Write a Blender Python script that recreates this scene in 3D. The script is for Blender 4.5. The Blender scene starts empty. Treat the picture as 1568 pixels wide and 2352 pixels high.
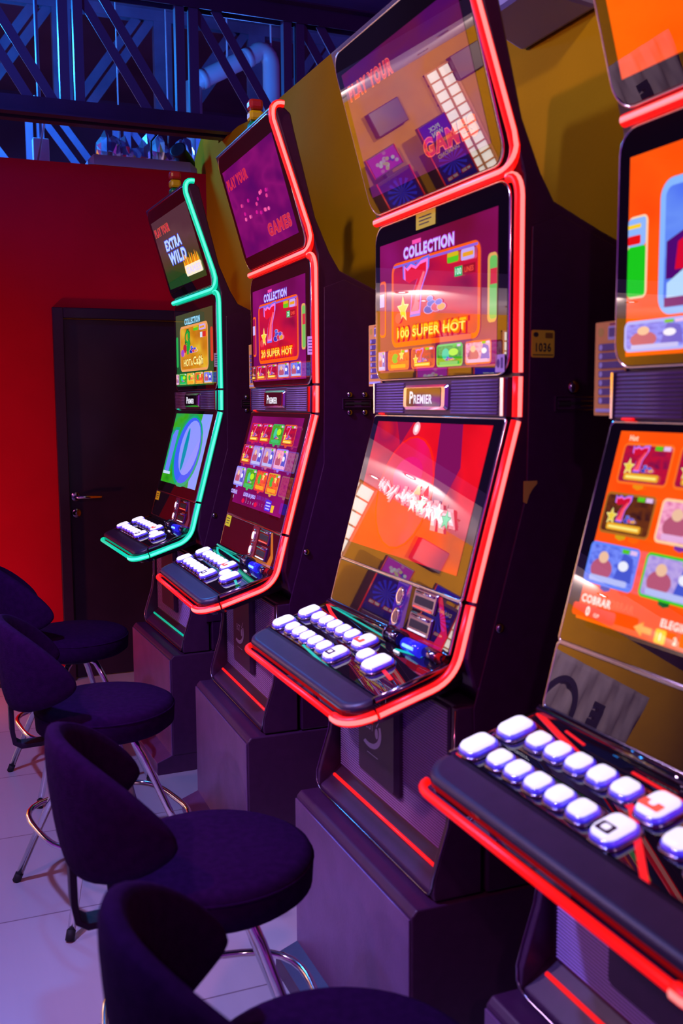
import bpy, bmesh, math, random
from mathutils import Vector, Matrix
random.seed(7)
SC = bpy.context.scene
COL = SC.collection
PI = math.pi

# ------------------------------------------------------------------ camera
F_PX = 2286.9
cam_d = bpy.data.cameras.new('camera')
cam = bpy.data.objects.new('camera', cam_d); COL.objects.link(cam)
cam_d.sensor_fit = 'VERTICAL'; cam_d.sensor_height = 36.0; cam_d.sensor_width = 24.0
cam_d.lens = F_PX * 36.0 / 2352.0
YAW, PITCH, ROLL = 0.3921, 0.1111, -0.0062
fw = Vector((math.sin(YAW)*math.cos(PITCH), math.cos(YAW)*math.cos(PITCH), -math.sin(PITCH)))
rt = Vector((math.cos(YAW), -math.sin(YAW), 0)); up = rt.cross(fw)
r2 = rt*math.cos(ROLL) + up*math.sin(ROLL); u2 = -rt*math.sin(ROLL) + up*math.cos(ROLL)
m = Matrix((r2, u2, -fw)).transposed().to_4x4(); m.translation = (0, 0, 1.52)
cam.matrix_world = m
cam_d.dof.use_dof = True; cam_d.dof.focus_distance = 3.8; cam_d.dof.aperture_fstop = 4.5
cam_d.clip_start = 0.05
SC.camera = cam
SC.view_settings.view_transform = 'Standard'; SC.view_settings.look = 'None'
SC.view_settings.gamma = 1.0; SC.view_settings.exposure = 0.0
SC.view_settings.use_curve_mapping = False
SC.cycles.max_bounces = 6; SC.cycles.use_denoising = True
SC.cycles.sample_clamp_indirect = 4.0; SC.cycles.caustics_reflective = False; SC.cycles.caustics_refractive = False

# ------------------------------------------------------------------ world and lights
w = bpy.data.worlds.new('world'); SC.world = w; w.use_nodes = True
bg = w.node_tree.nodes['Background']
bg.inputs[0].default_value = (0.42, 0.045, 0.74, 1); bg.inputs[1].default_value = 0.42

def light(name, kind, loc, to, color, power, size=0.2, angle=60, blend=0.6):
    l = bpy.data.lights.new(name, kind); l.color = color; l.energy = power
    if kind == 'AREA': l.size = size
    if kind in ('SPOT', 'POINT'): l.shadow_soft_size = size
    if kind == 'SPOT': l.spot_size = math.radians(angle); l.spot_blend = blend
    o = bpy.data.objects.new(name, l); COL.objects.link(o); o.location = loc
    d = Vector(to) - Vector(loc)
    o.rotation_euler = d.to_track_quat('-Z', 'Y').to_euler()
    return o
light('lavender_lamp', 'SPOT', (-0.5, 2.2, 2.95), (0.0, 2.6, 0), (0.32, 0.31, 1.0), 235, 0.06, 100)
light('rose_lamp', 'SPOT', (-1.1, 0.8, 2.9), (0.3, 3.6, 0.3), (1.0, 0.22, 0.42), 80, 0.06, 75)
light('warm_lamp', 'SPOT', (-0.25, 2.3, 3.35), (1.49, 3.6, 2.1), (1.0, 0.80, 0.30), 70, 0.05, 62)
light('warm_lamp_near', 'SPOT', (0.1, 1.0, 3.35), (1.49, 2.1, 2.5), (1.0, 0.80, 0.30), 50, 0.05, 50)
light('front_fill', 'SPOT', (-1.3, 3.3, 2.85), (1.0, 2.4, 1.3), (0.85, 0.50, 1.0), 110, 0.04, 62)  # added spot without a fixture, brightens machine fronts and stickers
light('red_lamp', 'SPOT', (-0.9, 4.6, 0.5), (0.3, 5.5, 0.9), (1.0, 0.20, 0.10), 75, 0.1, 100)
light('blue_truss_lamp', 'POINT', (0.15, 6.3, 3.55), (0, 0, 0), (0.02, 0.28, 1.0), 200, 0.15)
light('blue_roof_lamp', 'SPOT', (-0.6, 4.0, 3.1), (1.3, 5.6, 3.5), (0.03, 0.16, 1.0), 95, 0.15, 90)
light('blue_back_lamp', 'POINT', (1.9, 6.3, 3.1), (0, 0, 0), (0.05, 0.20, 1.0), 55, 0.1)
light('far_wall_fill', 'SPOT', (-2.4, 8.9, 2.45), (-3.0, 11.4, 1.7), (1.0, 0.76, 0.58), 680, 0.05, 110)  # added spots without fixtures, raise the far wall for its reflections
light('far_wall_fill', 'SPOT', (-4.8, 8.9, 2.45), (-4.6, 11.4, 1.7), (1.0, 0.76, 0.58), 680, 0.05, 110)
light('far_ceiling_fill', 'SPOT', (-2.6, 9.9, 0.4), (-2.6, 9.95, 2.6), (0.85, 0.72, 1.0), 120, 0.05, 120)  # added pair shining up from near the floor, lifts the mirrored ceiling
light('far_ceiling_fill', 'SPOT', (-4.6, 9.9, 0.4), (-4.6, 9.95, 2.6), (0.85, 0.72, 1.0), 120, 0.05, 120)
light('far_wall_fill', 'SPOT', (-7.0, 8.9, 2.45), (-6.8, 11.4, 1.6), (1.0, 0.76, 0.58), 680, 0.05, 110)  # third added spot, lifts the dark left part of the far wall
light('banner_fill', 'SPOT', (-3.0, 6.2, 2.6), (-4.5, 8.0, 1.0), (1.0, 0.72, 0.85), 420, 0.05, 60)  # added spot with no fixture, lifts the dim mirrored cloth
light('near_side_fill', 'SPOT', (-0.6, -1.6, 2.7), (1.1, 1.7, 1.6), (1.0, 0.62, 0.85), 40, 0.05, 50)  # added behind the camera to lighten near sides and number sticker
light('speaker_fill', 'SPOT', (-0.9, 3.4, 3.1), (1.3, 2.15, 2.55), (0.35, 0.38, 1.0), 160, 0.05, 22)  # added narrow spot, no fixture, throws blue on the wall speaker

# ------------------------------------------------------------------ helpers
def lin(c):
    c = c/255.0
    return c/12.92 if c <= 0.04045 else ((c+0.055)/1.055)**2.4
def hexl(h):
    h = h.lstrip('#')
    return tuple(lin(int(h[i:i+2], 16)) for i in (0, 2, 4))
MATS = {}
def mat(name, base=(0.5, 0.5, 0.5), rough=0.5, metal=0.0, ior=1.5, emis=None, es=0.0, coat=0.0):
    if name in MATS: return MATS[name]
    mm = bpy.data.materials.new(name); mm.use_nodes = True
    b = mm.node_tree.nodes['Principled BSDF']
    b.inputs['Base Color'].default_value = (*base, 1)
    b.inputs['Roughness'].default_value = rough
    b.inputs['Metallic'].default_value = metal
    b.inputs['IOR'].default_value = ior
    if coat:
        b.inputs['Coat Weight'].default_value = coat; b.inputs['Coat Roughness'].default_value = 0.03
    if emis is not None:
        b.inputs['Emission Color'].default_value = (*emis, 1); b.inputs['Emission Strength'].default_value = es
    MATS[name] = mm
    return mm
def noise_mat(name, c1, c2, scale, rough=0.6, bump=0.0, detail=4.0, ior=1.5, metal=0.0, bscale=None, coat=0.0):
    mm = mat(name, c1, rough, metal, ior, coat=coat); nt = mm.node_tree; b = nt.nodes['Principled BSDF']
    tc = nt.nodes.new('ShaderNodeTexCoord'); n = nt.nodes.new('ShaderNodeTexNoise')
    n.inputs['Scale'].default_value = scale; n.inputs['Detail'].default_value = detail
    nt.links.new(tc.outputs['Object'], n.inputs['Vector'])
    r = nt.nodes.new('ShaderNodeValToRGB'); r.color_ramp.elements[0].color = (*c1, 1); r.color_ramp.elements[1].color = (*c2, 1)
    r.color_ramp.elements[0].position = 0.35; r.color_ramp.elements[1].position = 0.65
    nt.links.new(n.outputs['Fac'], r.inputs['Fac']); nt.links.new(r.outputs['Color'], b.inputs['Base Color'])
    if bump:
        n2 = nt.nodes.new('ShaderNodeTexNoise'); n2.inputs['Scale'].default_value = bscale or scale*8
        nt.links.new(tc.outputs['Object'], n2.inputs['Vector'])
        bp = nt.nodes.new('ShaderNodeBump'); bp.inputs['Strength'].default_value = bump; bp.inputs['Distance'].default_value = 0.01
        nt.links.new(n2.outputs['Fac'], bp.inputs['Height']); nt.links.new(bp.outputs['Normal'], b.inputs['Normal'])
    return mm
GLASS_IOR = 1.85
def em(h, k=1.0):
    """a lit patch of a glass covered display"""
    key = 'lit_%s_%d' % (h.lstrip('#'), int(k*100))
    return mat(key, (0.004, 0.003, 0.005), 0.008, 0, GLASS_IOR, hexl(h), k)
def em_mix(name, cols, scale, k=1.0, stretch=(1, 1, 1), vertical=None):
    """a lit display background: cloudy mix of colours laid out over its own UVs"""
    if name in MATS: return MATS[name]
    mm = mat(name, (0.004, 0.003, 0.005), 0.008, 0, GLASS_IOR, (1, 1, 1), k); nt = mm.node_tree; b = nt.nodes['Principled BSDF']
    uv = nt.nodes.new('ShaderNodeUVMap'); mp = nt.nodes.new('ShaderNodeMapping'); mp.inputs['Scale'].default_value = stretch
    nt.links.new(uv.outputs['UV'], mp.inputs['Vector'])
    n = nt.nodes.new('ShaderNodeTexNoise'); n.inputs['Scale'].default_value = scale; n.inputs['Detail'].default_value = 2.0
    nt.links.new(mp.outputs['Vector'], n.inputs['Vector'])
    r = nt.nodes.new('ShaderNodeValToRGB')
    while len(r.color_ramp.elements) < len(cols): r.color_ramp.elements.new(0.5)
    for i, c in enumerate(cols):
        r.color_ramp.elements[i].position = 0.3 + 0.4*i/(len(cols)-1); r.color_ramp.elements[i].color = (*hexl(c), 1)
    if vertical is None:
        nt.links.new(n.outputs['Fac'], r.inputs['Fac'])
    else:
        sp = nt.nodes.new('ShaderNodeSeparateXYZ'); nt.links.new(uv.outputs['UV'], sp.inputs['Vector'])
        mx = nt.nodes.new('ShaderNodeMath'); mx.operation = 'MULTIPLY_ADD'; mx.inputs[1].default_value = vertical; 
        nt.links.new(sp.outputs['Y'], mx.inputs[0]); 
        m2 = nt.nodes.new('ShaderNodeMath'); m2.operation = 'MULTIPLY'; m2.inputs[1].default_value = 1-abs(vertical)
        nt.links.new(n.outputs['Fac'], m2.inputs[0]); nt.links.new(m2.outputs[0], mx.inputs[2])
        nt.links.new(mx.outputs[0], r.inputs['Fac'])
    nt.links.new(r.outputs['Color'], b.inputs['Emission Color'])
    return mm

class MB:
    """collects shapes, then links them as ONE mesh object"""
    def __init__(s): s.v = []; s.f = []; s.mi = []; s.mats = []; s.uv = {}; s.sm = []
    def slot(s, m):
        if m not in s.mats: s.mats.append(m)
        return s.mats.index(m)
    def add(s, vs, fs, m, smooth=False, uvs=None):
        o = len(s.v); k = s.slot(m); s.v += [tuple(p) for p in vs]
        for f in fs:
            if uvs: s.uv[len(s.f)] = [uvs[i] for i in f]
            s.f.append([i+o for i in f]); s.mi.append(k); s.sm.append(smooth)
    def box(s, c, d, m, rot=None):
        c = Vector(c); d = Vector(d)/2; R = rot or Matrix.Identity(3)
        vs = [c + R @ Vector((sx*d.x, sy*d.y, sz*d.z)) for sx in (-1, 1) for sy in (-1, 1) for sz in (-1, 1)]
        s.add(vs, [(0,1,3,2),(4,6,7,5),(0,4,5,1),(2,3,7,6),(0,2,6,4),(1,5,7,3)], m)
    def bar(s, a, b, wd, dp, m, side=(0, 0, 1)):
        a = Vector(a); b = Vector(b); t = (b-a).normalized(); n = t.cross(Vector(side)).normalized(); q = n.cross(t)
        vs = [p + n*sx*wd/2 + q*sy*dp/2 for p in (a, b) for sx, sy in ((-1,-1),(1,-1),(1,1),(-1,1))]
        s.add(vs, [(0,3,2,1),(4,5,6,7),(0,1,5,4),(1,2,6,5),(2,3,7,6),(3,0,4,7)], m)
    def tube(s, pts, r, m, seg=10, closed=False, core=None, outs=None, ang=32, caps=True):
        pts = [Vector(p) for p in pts]; n = len(pts); rings = []; prev = None
        base = len(s.v)
        for i, p in enumerate(pts):
            if closed: t = (pts[(i+1) % n]-pts[i-1])
            else: t = pts[min(i+1, n-1)]-pts[max(i-1, 0)]
            t.normalize()
            if outs: nn = Vector(outs[i]); nn = (nn - t*nn.dot(t)).normalized()
            else:
                if prev is None:
                    nn = t.orthogonal().normalized()
                else:
                    nn = (prev - t*prev.dot(t)).normalized()
            prev = nn; q = t.cross(nn); rr = r[i] if isinstance(r, (list, tuple)) else r
            rings.append([p + (nn*math.cos(2*PI*(k+0.5)/seg)+q*math.sin(2*PI*(k+0.5)/seg))*rr for k in range(seg)])
        s.v += [tuple(x) for ring in rings for x in ring]
        k0 = s.slot(m); k1 = s.slot(core) if core else k0
        for i in range(n if closed else n-1):
            j = (i+1) % n
            for k in range(seg):
                a = 360.0*(k+1)/seg; a = min(a % 360, 360-(a % 360))
                s.f.append([base+i*seg+k, base+i*seg+(k+1) % seg, base+j*seg+(k+1) % seg, base+j*seg+k])
                s.mi.append(k1 if (core and a <= ang) else k0); s.sm.append(True)
        if not closed and caps:
            s.f.append([base+k for k in range(seg)][::-1]); s.mi.append(k0); s.sm.append(False)
            s.f.append([base+(n-1)*seg+k for k in range(seg)]); s.mi.append(k0); s.sm.append(False)
    def loft(s, loops, m, smooth=False, cap0=True, cap1=True):
        n = len(loops[0]); o = len(s.v); vs = [p for l in loops for p in l]; fs = []
        for i in range(len(loops)-1):
            for k in range(n):
                fs.append((i*n+k, i*n+(k+1) % n, (i+1)*n+(k+1) % n, (i+1)*n+k))
        s.add(vs, fs, m, smooth)
        if cap0: s.f.append([o+k for k in range(n)][::-1]); s.mi.append(s.slot(m)); s.sm.append(False)
        if cap1: s.f.append([o+(len(loops)-1)*n+k for k in range(n)]); s.mi.append(s.slot(m)); s.sm.append(False)
    def lathe(s, prof, c, m, seg=24, axis=None, smooth=True):
        """prof: (radius, height) pairs about the axis through c"""
        ax = Vector(axis or (0, 0, 1)).normalized(); n1 = ax.orthogonal().normalized(); n2 = ax.cross(n1); c = Vector(c)
        loops = [[c + ax*h + (n1*math.cos(2*PI*k/seg)+n2*math.sin(2*PI*k/seg))*max(r, 1e-4) for k in range(seg)] for r, h in prof]
        s.loft(loops, m, smooth)
    def build(s, name, parent=None, bevel=0.0, bseg=2, recalc=True, autosm=False):
        me = bpy.data.meshes.new(name); me.from_pydata(s.v, [], s.f)
        for mm in s.mats: me.materials.append(mm)
        if s.uv:
            l = me.uv_layers.new(name='UVMap')
            for fi, us in s.uv.items():
                p = me.polygons[fi]
                for li, u in zip(p.loop_indices, us): l.data[li].uv = u
        for i, p in enumerate(me.polygons): p.material_index = s.mi[i]; p.use_smooth = s.sm[i]
        if recalc:
            b = bmesh.new(); b.from_mesh(me); bmesh.ops.recalc_face_normals(b, faces=b.faces[:]); b.to_mesh(me); b.free()
        me.update()
        o = bpy.data.objects.new(name, me); COL.objects.link(o)
        if parent: o.parent = parent
        if bevel:
            bm_ = o.modifiers.new('edge', 'BEVEL'); bm_.width = bevel; bm_.segments = bseg; bm_.limit_method = 'ANGLE'; bm_.angle_limit = math.radians(35)
        return o
def tag(o, label=None, cat=None, group=None, kind=None):
    if label: o['label'] = label
    if cat: o['category'] = cat
    if group: o['group'] = group
    if kind: o['kind'] = kind
    return o
def empty(name, loc=(0, 0, 0), rz=0.0, parent=None):
    o = bpy.data.objects.new(name, None); COL.objects.link(o); o.location = loc; o.rotation_euler = (0, 0, rz); o.empty_display_size = 0.1
    if parent: o.parent = parent
    return o
def kids(o): return [c for c in bpy.data.objects if c.parent == o]
def copy_tree(o, parent=None):
    c = o.copy(); COL.objects.link(c)
    if parent: c.parent = parent
    for ch in kids(o): copy_tree(ch, c)
    return c

class Fr:
    """a flat frame: origin, two edge directions and the outward normal"""
    def __init__(s, P, ea, eb): s.P = Vector(P); s.a = Vector(ea).normalized(); s.b = Vector(eb).normalized(); s.n = s.a.cross(s.b)
    def pt(s, a, b, c=0.0): return s.P + s.a*a + s.b*b + s.n*c
def rr_outline(x0, y0, x1, y1, r, seg=6):
    if r <= 0: return [(x0, y0), (x1, y0), (x1, y1), (x0, y1)]
    o = []
    for cx, cy, a0 in ((x1-r, y0+r, -90), (x1-r, y1-r, 0), (x0+r, y1-r, 90), (x0+r, y0+r, 180)):
        for k in range(seg+1):
            a = math.radians(a0+90.0*k/seg); o.append((cx+r*math.cos(a), cy+r*math.sin(a)))
    return o
def inset(ol, d):
    xs = [p[0] for p in ol]; ys = [p[1] for p in ol]; cx = (min(xs)+max(xs))/2; cy = (min(ys)+max(ys))/2
    wx = (max(xs)-min(xs))/2; wy = (max(ys)-min(ys))/2
    return [(cx+(x-cx)*(wx-d)/wx, cy+(y-cy)*(wy-d)/wy) for x, y in ol]
def slab(mb, fr, ol, c0, c1, m, bev=0.004, smooth=False, mt=None):
    i1 = inset(ol, bev)
    loops = [[fr.pt(x, y, c0) for x, y in ol], [fr.pt(x, y, c1-bev) for x, y in ol], [fr.pt(x, y, c1) for x, y in i1]]
    mb.loft(loops, m, smooth)

# lettering -> flat polygons
_T = {}
def text_geo(s, bold=0.0):
    key = (s, bold)
    if key not in _T:
        cu = bpy.data.curves.new('t', 'FONT'); cu.body = s; cu.size = 1.0; cu.offset = bold; cu.resolution_u = 3
        cu.align_x = 'LEFT'; cu.space_character = 1.0 + bold*3
        ob = bpy.data.objects.new('t', cu); COL.objects.link(ob)
        me = bpy.data.meshes.new_from_object(ob.evaluated_get(bpy.context.evaluated_depsgraph_get()))
        vs = [(v.co.x, v.co.y) for v in me.vertices]; fs = [list(p.vertices) for p in me.polygons]
        bpy.data.objects.remove(ob); bpy.data.curves.remove(cu); bpy.data.meshes.remove(me)
        xs = [v[0] for v in vs] or [0]; ys = [v[1] for v in vs] or [0]
        _T[key] = (vs, fs, min(xs), max(xs), min(ys), max(ys))
    return _T[key]

class Art:
    """flat picture on a frame, painted as thin layered patches in one mesh"""
    def __init__(s, fr, c=0.0006, step=0.00012): s.fr = fr; s.mb = MB(); s.c = c; s.step = step
    def poly(s, pts, m, uv=False):
        if isinstance(m, str): m = em(m)
        vs = [s.fr.pt(x, y, s.c) for x, y in pts]; uvs = None
        if uv:
            xs = [p[0] for p in pts]; ys = [p[1] for p in pts]
            uvs = [((x-min(xs))/(max(xs)-min(xs)), (y-min(ys))/(max(ys)-min(ys))) for x, y in pts]
        s.mb.add(vs, [list(range(len(pts)))], m, False, uvs); s.c += s.step
    def rect(s, x0, y0, x1, y1, m, r=0, uv=False, seg=4): s.poly(rr_outline(x0, y0, x1, y1, r, seg), m, uv)
    def frame(s, x0, y0, x1, y1, r, t, m, fill=None):
        if isinstance(m, str): m = em(m)
        o = rr_outline(x0, y0, x1, y1, r); i = rr_outline(x0+t, y0+t, x1-t, y1-t, max(r-t, 0.001)); n = len(o)
        s.mb.add([s.fr.pt(x, y, s.c) for x, y in o+i], [(k, (k+1) % n, n+(k+1) % n, n+k) for k in range(n)], m); s.c += s.step
        if fill: s.poly(i, fill, True)
    def ell(s, cx, cy, rx, ry, m, rot=0.0, seg=22):
        ca, sa = math.cos(rot), math.sin(rot)
        s.poly([(cx+rx*math.cos(2*PI*k/seg)*ca-ry*math.sin(2*PI*k/seg)*sa, cy+rx*math.cos(2*PI*k/seg)*sa+ry*math.sin(2*PI*k/seg)*ca) for k in range(seg)], m)
    def ring(s, cx, cy, rx, ry, t, m, rot=0.0, seg=36):
        if isinstance(m, str): m = em(m)
        ca, sa = math.cos(rot), math.sin(rot)
        def P(f, k): 
            a = 2*PI*k/seg; x = (rx-f)*math.cos(a); y = (ry-f)*math.sin(a); return s.fr.pt(cx+x*ca-y*sa, cy+x*sa+y*ca, s.c)
        s.mb.add([P(0, k) for k in range(seg)]+[P(t, k) for k in range(seg)], [(k, (k+1) % seg, seg+(k+1) % seg, seg+k) for k in range(seg)], m); s.c += s.step
    def text(s, t, cx, cy, h, m, bold=0.03, width=None, shear=0.0, outline=None, ot=0.06, align='C'):
        if outline:
            s._text(t, cx, cy, h, outline, bold, width, shear, align, bold+ot); 
        s._text(t, cx, cy, h, m, bold, width, shear, align)
    def _text(s, t, cx, cy, h, m, bold, width, shear, align, draw=None):
        if isinstance(m, str): m = em(m)
        _, _, x0, x1, y0, y1 = text_geo(t, bold)
        k = h/(y1-y0); kx = (width/(x1-x0)) if width else k
        mx = (x0+x1)/2 if align == 'C' else x0; my = (y0+y1)/2
        if draw is not None:
            vs, fs, X0, X1, Y0, Y1 = text_geo(t, draw)
            kx = kx*(x1-x0+2*(draw-bold))/(X1-X0); mx = (X0+X1)/2 if align == 'C' else X0; my = (Y0+Y1)/2
        else: vs, fs, *_ = text_geo(t, bold)
        out = []
        for x, y in vs:
            yy = (y-my)*k; out.append(s.fr.pt(cx+(x-mx)*kx+shear*yy, cy+yy, s.c))
        s.mb.add(out, fs, m); s.c += s.step
    def build(s, name, parent=None): return s.mb.build(name, parent, recalc=False)

# ------------------------------------------------------------------ materials
BLACK = mat('black_gloss', (0.012, 0.008, 0.014), 0.012, 0, GLASS_IOR)
BODY = noise_mat('black_lacquer', (0.040, 0.004, 0.042), (0.046, 0.005, 0.050), 30, 0.34, 0.04, bscale=300)
SATIN = noise_mat('dark_plastic', (0.050, 0.010, 0.056), (0.058, 0.012, 0.064), 40, 0.42, 0.03, bscale=400)
RIB = mat('ribbed_plastic', (0.22, 0.14, 0.34), 0.35)
GRILL = mat('grille_ribs', (0.50, 0.30, 0.72), 0.35)
CHROME = mat('chrome', (0.85, 0.82, 0.85), 0.12, 1.0)
DCHROME = mat('smoked_chrome', (0.35, 0.3, 0.38), 0.16, 1.0)
STEEL = noise_mat('violet_steel', (0.24, 0.12, 0.30), (0.29, 0.145, 0.36), 12, 0.36, 0.05, metal=0.6, bscale=120)
PAD = noise_mat('arm_pad', (0.034, 0.020, 0.06), (0.042, 0.024, 0.07), 40, 0.38, 0.05, bscale=500)
FABRIC = noise_mat('stool_cloth', (0.018, 0.0012, 0.034), (0.025, 0.002, 0.045), 60, 0.92, 0.25, bscale=420, ior=1.15)
BRACKET = mat('black_steel', (0.02, 0.008, 0.03), 0.5, 0, 1.3)
RUBBER = mat('rubber', (0.012, 0.01, 0.014), 0.7)
CLEAR = mat('button_body', (0.55, 0.55, 0.9), 0.08, 0.7, 1.5, (0.03, 0.02, 1.0), 0.7)
CAP = mat('lit_button_cap', (0.8, 0.8, 0.85), 0.25, 0, 1.5, (0.93, 0.90, 1.0), 0.85)
REDCAP = mat('lit_red_window', (0.5, 0.05, 0.05), 0.2, 0, 1.5, (1.0, 0.10, 0.06), 1.0)
PAPER = mat('card_stock', (0.95, 0.50, 0.12), 0.6, 0, 1.2)
YSTICK = mat('yellow_sticker', (0.75, 0.62, 0.03), 0.5)
INK = mat('black_ink', (0.02, 0.02, 0.02), 0.6)
STRIPS = {
 'red': (mat('neon_red_edge', (0.3, 0.01, 0.01), 0.35, 0, 1.45, (1.0, 0.006, 0.003), 1.15), mat('neon_red_core', (0.5, 0.1, 0.1), 0.35, 0, 1.45, (1.0, 0.27, 0.25), 1.2)),
 'green': (mat('neon_green_edge', (0.01, 0.3, 0.2), 0.35, 0, 1.45, (0.0, 0.62, 0.36), 1.0), mat('neon_green_core', (0.1, 0.5, 0.4), 0.35, 0, 1.45, (0.10, 1.0, 0.66), 1.1)),
}
ACC = {'red': mat('accent_red', (0.3, 0.01, 0.01), 0.3, 0, 1.5, (1.0, 0.012, 0.012), 1.0), 'green': mat('accent_green', (0.01, 0.3, 0.2), 0.3, 0, 1.5, (0.0, 0.50, 0.30), 0.85)}
REDPAINT = noise_mat('red_wall_paint', (0.47, 0.0, 0.014), (0.52, 0.0, 0.016), 3, 0.7, 0.05, bscale=80, ior=1.2)
MUSTARD = noise_mat('mustard_paint', (0.44, 0.205, 0.0), (0.48, 0.225, 0.0), 3, 0.85, 0.05, bscale=80, ior=1.15)
NAVY = noise_mat('roof_deck', (0.035, 0.008, 0.055), (0.06, 0.016, 0.085), 1.5, 0.6, 0.1, bscale=20)
GALV = noise_mat('painted_truss', (0.10, 0.08, 0.17), (0.14, 0.115, 0.22), 6, 0.45, 0.05, bscale=60)
DARKTRUSS = noise_mat('dark_truss', (0.028, 0.010, 0.036), (0.04, 0.014, 0.05), 6, 0.5, 0.05, bscale=60)
DUCT = mat('pvc_duct', (0.42, 0.42, 0.5), 0.4)
FOIL = mat('foil', (0.8, 0.82, 0.9), 0.18, 1.0)
DOORM = noise_mat('door_laminate', (0.020, 0.010, 0.026), (0.026, 0.013, 0.032), 5, 0.28, 0.02, bscale=200, ior=1.35)
WHITEC = mat('white_ceiling', (0.72, 0.66, 0.78), 0.7)

def floor_mat():
    mm = mat('floor_tile', (0.6, 0.58, 0.62), 0.32, 0, 1.45); nt = mm.node_tree; b = nt.nodes['Principled BSDF']
    tc = nt.nodes.new('ShaderNodeTexCoord'); mp = nt.nodes.new('ShaderNodeMapping'); mp.inputs['Location'].default_value = (0.12, -0.55, 0)
    nt.links.new(tc.outputs['Object'], mp.inputs['Vector'])
    br = nt.nodes.new('ShaderNodeTexBrick'); br.offset = 0.0; br.inputs['Scale'].default_value = 1.0
    br.inputs['Brick Width'].default_value = 0.6; br.inputs['Row Height'].default_value = 0.6; br.inputs['Mortar Size'].default_value = 0.003
    br.inputs['Color1'].default_value = (0.60, 0.56, 0.60, 1); br.inputs['Color2'].default_value = (0.56, 0.53, 0.57, 1); br.inputs['Mortar'].default_value = (0.28, 0.22, 0.26, 1)
    nt.links.new(mp.outputs['Vector'], br.inputs['Vector'])
    n = nt.nodes.new('ShaderNodeTexNoise'); n.inputs['Scale'].default_value = 14; n.inputs['Detail'].default_value = 5
    ms = nt.nodes.new('ShaderNodeMapping'); ms.inputs['Scale'].default_value = (1, 0.12, 1)
    nt.links.new(tc.outputs['Object'], ms.inputs['Vector']); nt.links.new(ms.outputs['Vector'], n.inputs['Vector'])
    mx = nt.nodes.new('ShaderNodeMix'); mx.data_type = 'RGBA'; mx.blend_type = 'MULTIPLY'; mx.inputs[0].default_value = 0.35
    nt.links.new(br.outputs['Color'], mx.inputs[6]); nt.links.new(n.outputs['Color'], mx.inputs[7])
    rr_ = nt.nodes.new('ShaderNodeValToRGB'); rr_.color_ramp.elements[0].color = (0.6, 0.6, 0.6, 1); rr_.color_ramp.elements[1].color = (1, 1, 1, 1)
    nt.links.new(n.outputs['Fac'], rr_.inputs['Fac']); nt.links.new(rr_.outputs['Color'], mx.inputs[7])
    nt.links.new(mx.outputs[2], b.inputs['Base Color'])
    return mm
FLOOR = floor_mat()

# ------------------------------------------------------------------ the setting
def struct(name, mb, parent=None, **k):
    o = mb.build(name, parent, **k)
    if not parent: o['kind'] = 'structure'
    return o
b = MB(); b.box((-2.0, 4.5, -0.05), (16, 16, 0.1), FLOOR); struct('floor', b)
b = MB(); b.box((-2.0, 5.0, 4.85), (16, 15, 0.1), NAVY); struct('ceiling', b)
YW = 5.525
b = MB()
b.box(((-0.15+0.655)/2, YW+0.06, 1.385), (0.805, 0.12, 2.77), REDPAINT)
b.box(((0.655+1.445)/2, YW+0.06, (2.01+2.77)/2), (0.79, 0.12, 0.76), REDPAINT)
b.box(((1.445+1.487)/2, YW+0.06, 1.385), (0.042, 0.12, 2.77), REDPAINT)
struct('wall_back', b)
prof = [(-1.6, 0), (5.80, 0), (5.80, 2.80), (5.76, 2.90), (5.66, 2.96), (5.58, 3.0), (5.50, 3.02), (5.42, 2.99), (5.27, 2.96), (5.26, 2.872), (4.90, 2.872), (4.70, 2.85), (4.69, 2.835), (-1.6, 2.835)]
b = MB(); b.loft([[(1.487, y, z) for y, z in prof], [(1.60, y, z) for y, z in prof]], MUSTARD); struct('wall_right', b)
b = MB(); b.box((-2.0, 11.46, 1.31), (16, 0.12, 2.62), MUSTARD); struct('wall_far', b)
b = MB(); b.box((-2.0, 11.5, 3.71), (16, 0.12, 2.18), NAVY); struct('wall_far_upper', b)
b = MB(); b.box((-4.3, 10.05, 2.69), (6.4, 2.7, 0.14), WHITEC); struct('ceiling_far', b)
# door in the red wall
b = MB()
b.box((0.662, YW-0.004, 1.01), (0.056, 0.06, 2.02), DOORM); b.box((1.438, YW-0.004, 1.01), (0.056, 0.06, 2.02), DOORM); b.box((1.05, YW-0.004, 1.993), (0.72, 0.06, 0.054), DOORM)
struct('trim_1', b, bevel=0.004)
b = MB(); b.box((1.05, YW+0.03, 0.985), (0.716, 0.04, 1.956), DOORM); door = struct('door_1', b, bevel=0.002)
hx, hz, yf = 0.722, 1.012, YW+0.01
b = MB(); b.lathe([(0.0, 0), (0.026, 0), (0.026, 0.006), (0.022, 0.009), (0.0, 0.009)], (hx, yf, hz), DCHROME, 24, (0, -1, 0))
b.tube([(hx, yf-0.008, hz), (hx, yf-0.045, hz), (hx+0.012, yf-0.055, hz), (hx+0.03, yf-0.057, hz), (hx+0.135, yf-0.057, hz-0.002)], 0.009, CHROME, 10); b.build('door_handle', door)
b = MB(); b.lathe([(0.0, 0), (0.026, 0), (0.026, 0.006), (0.021, 0.009), (0.011, 0.009), (0.011, 0.014), (0, 0.014)], (hx+0.004, yf, hz-0.09), DCHROME, 24, (0, -1, 0)); b.box((hx+0.004, yf-0.015, hz-0.092), (0.003, 0.003, 0.012), INK); b.build('lock_cylinder', door)
b = MB(); b.box((0.25, YW-0.006, 0.012), (0.77, 0.012, 0.024), DOORM); struct('baseboard_back', b)

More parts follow.
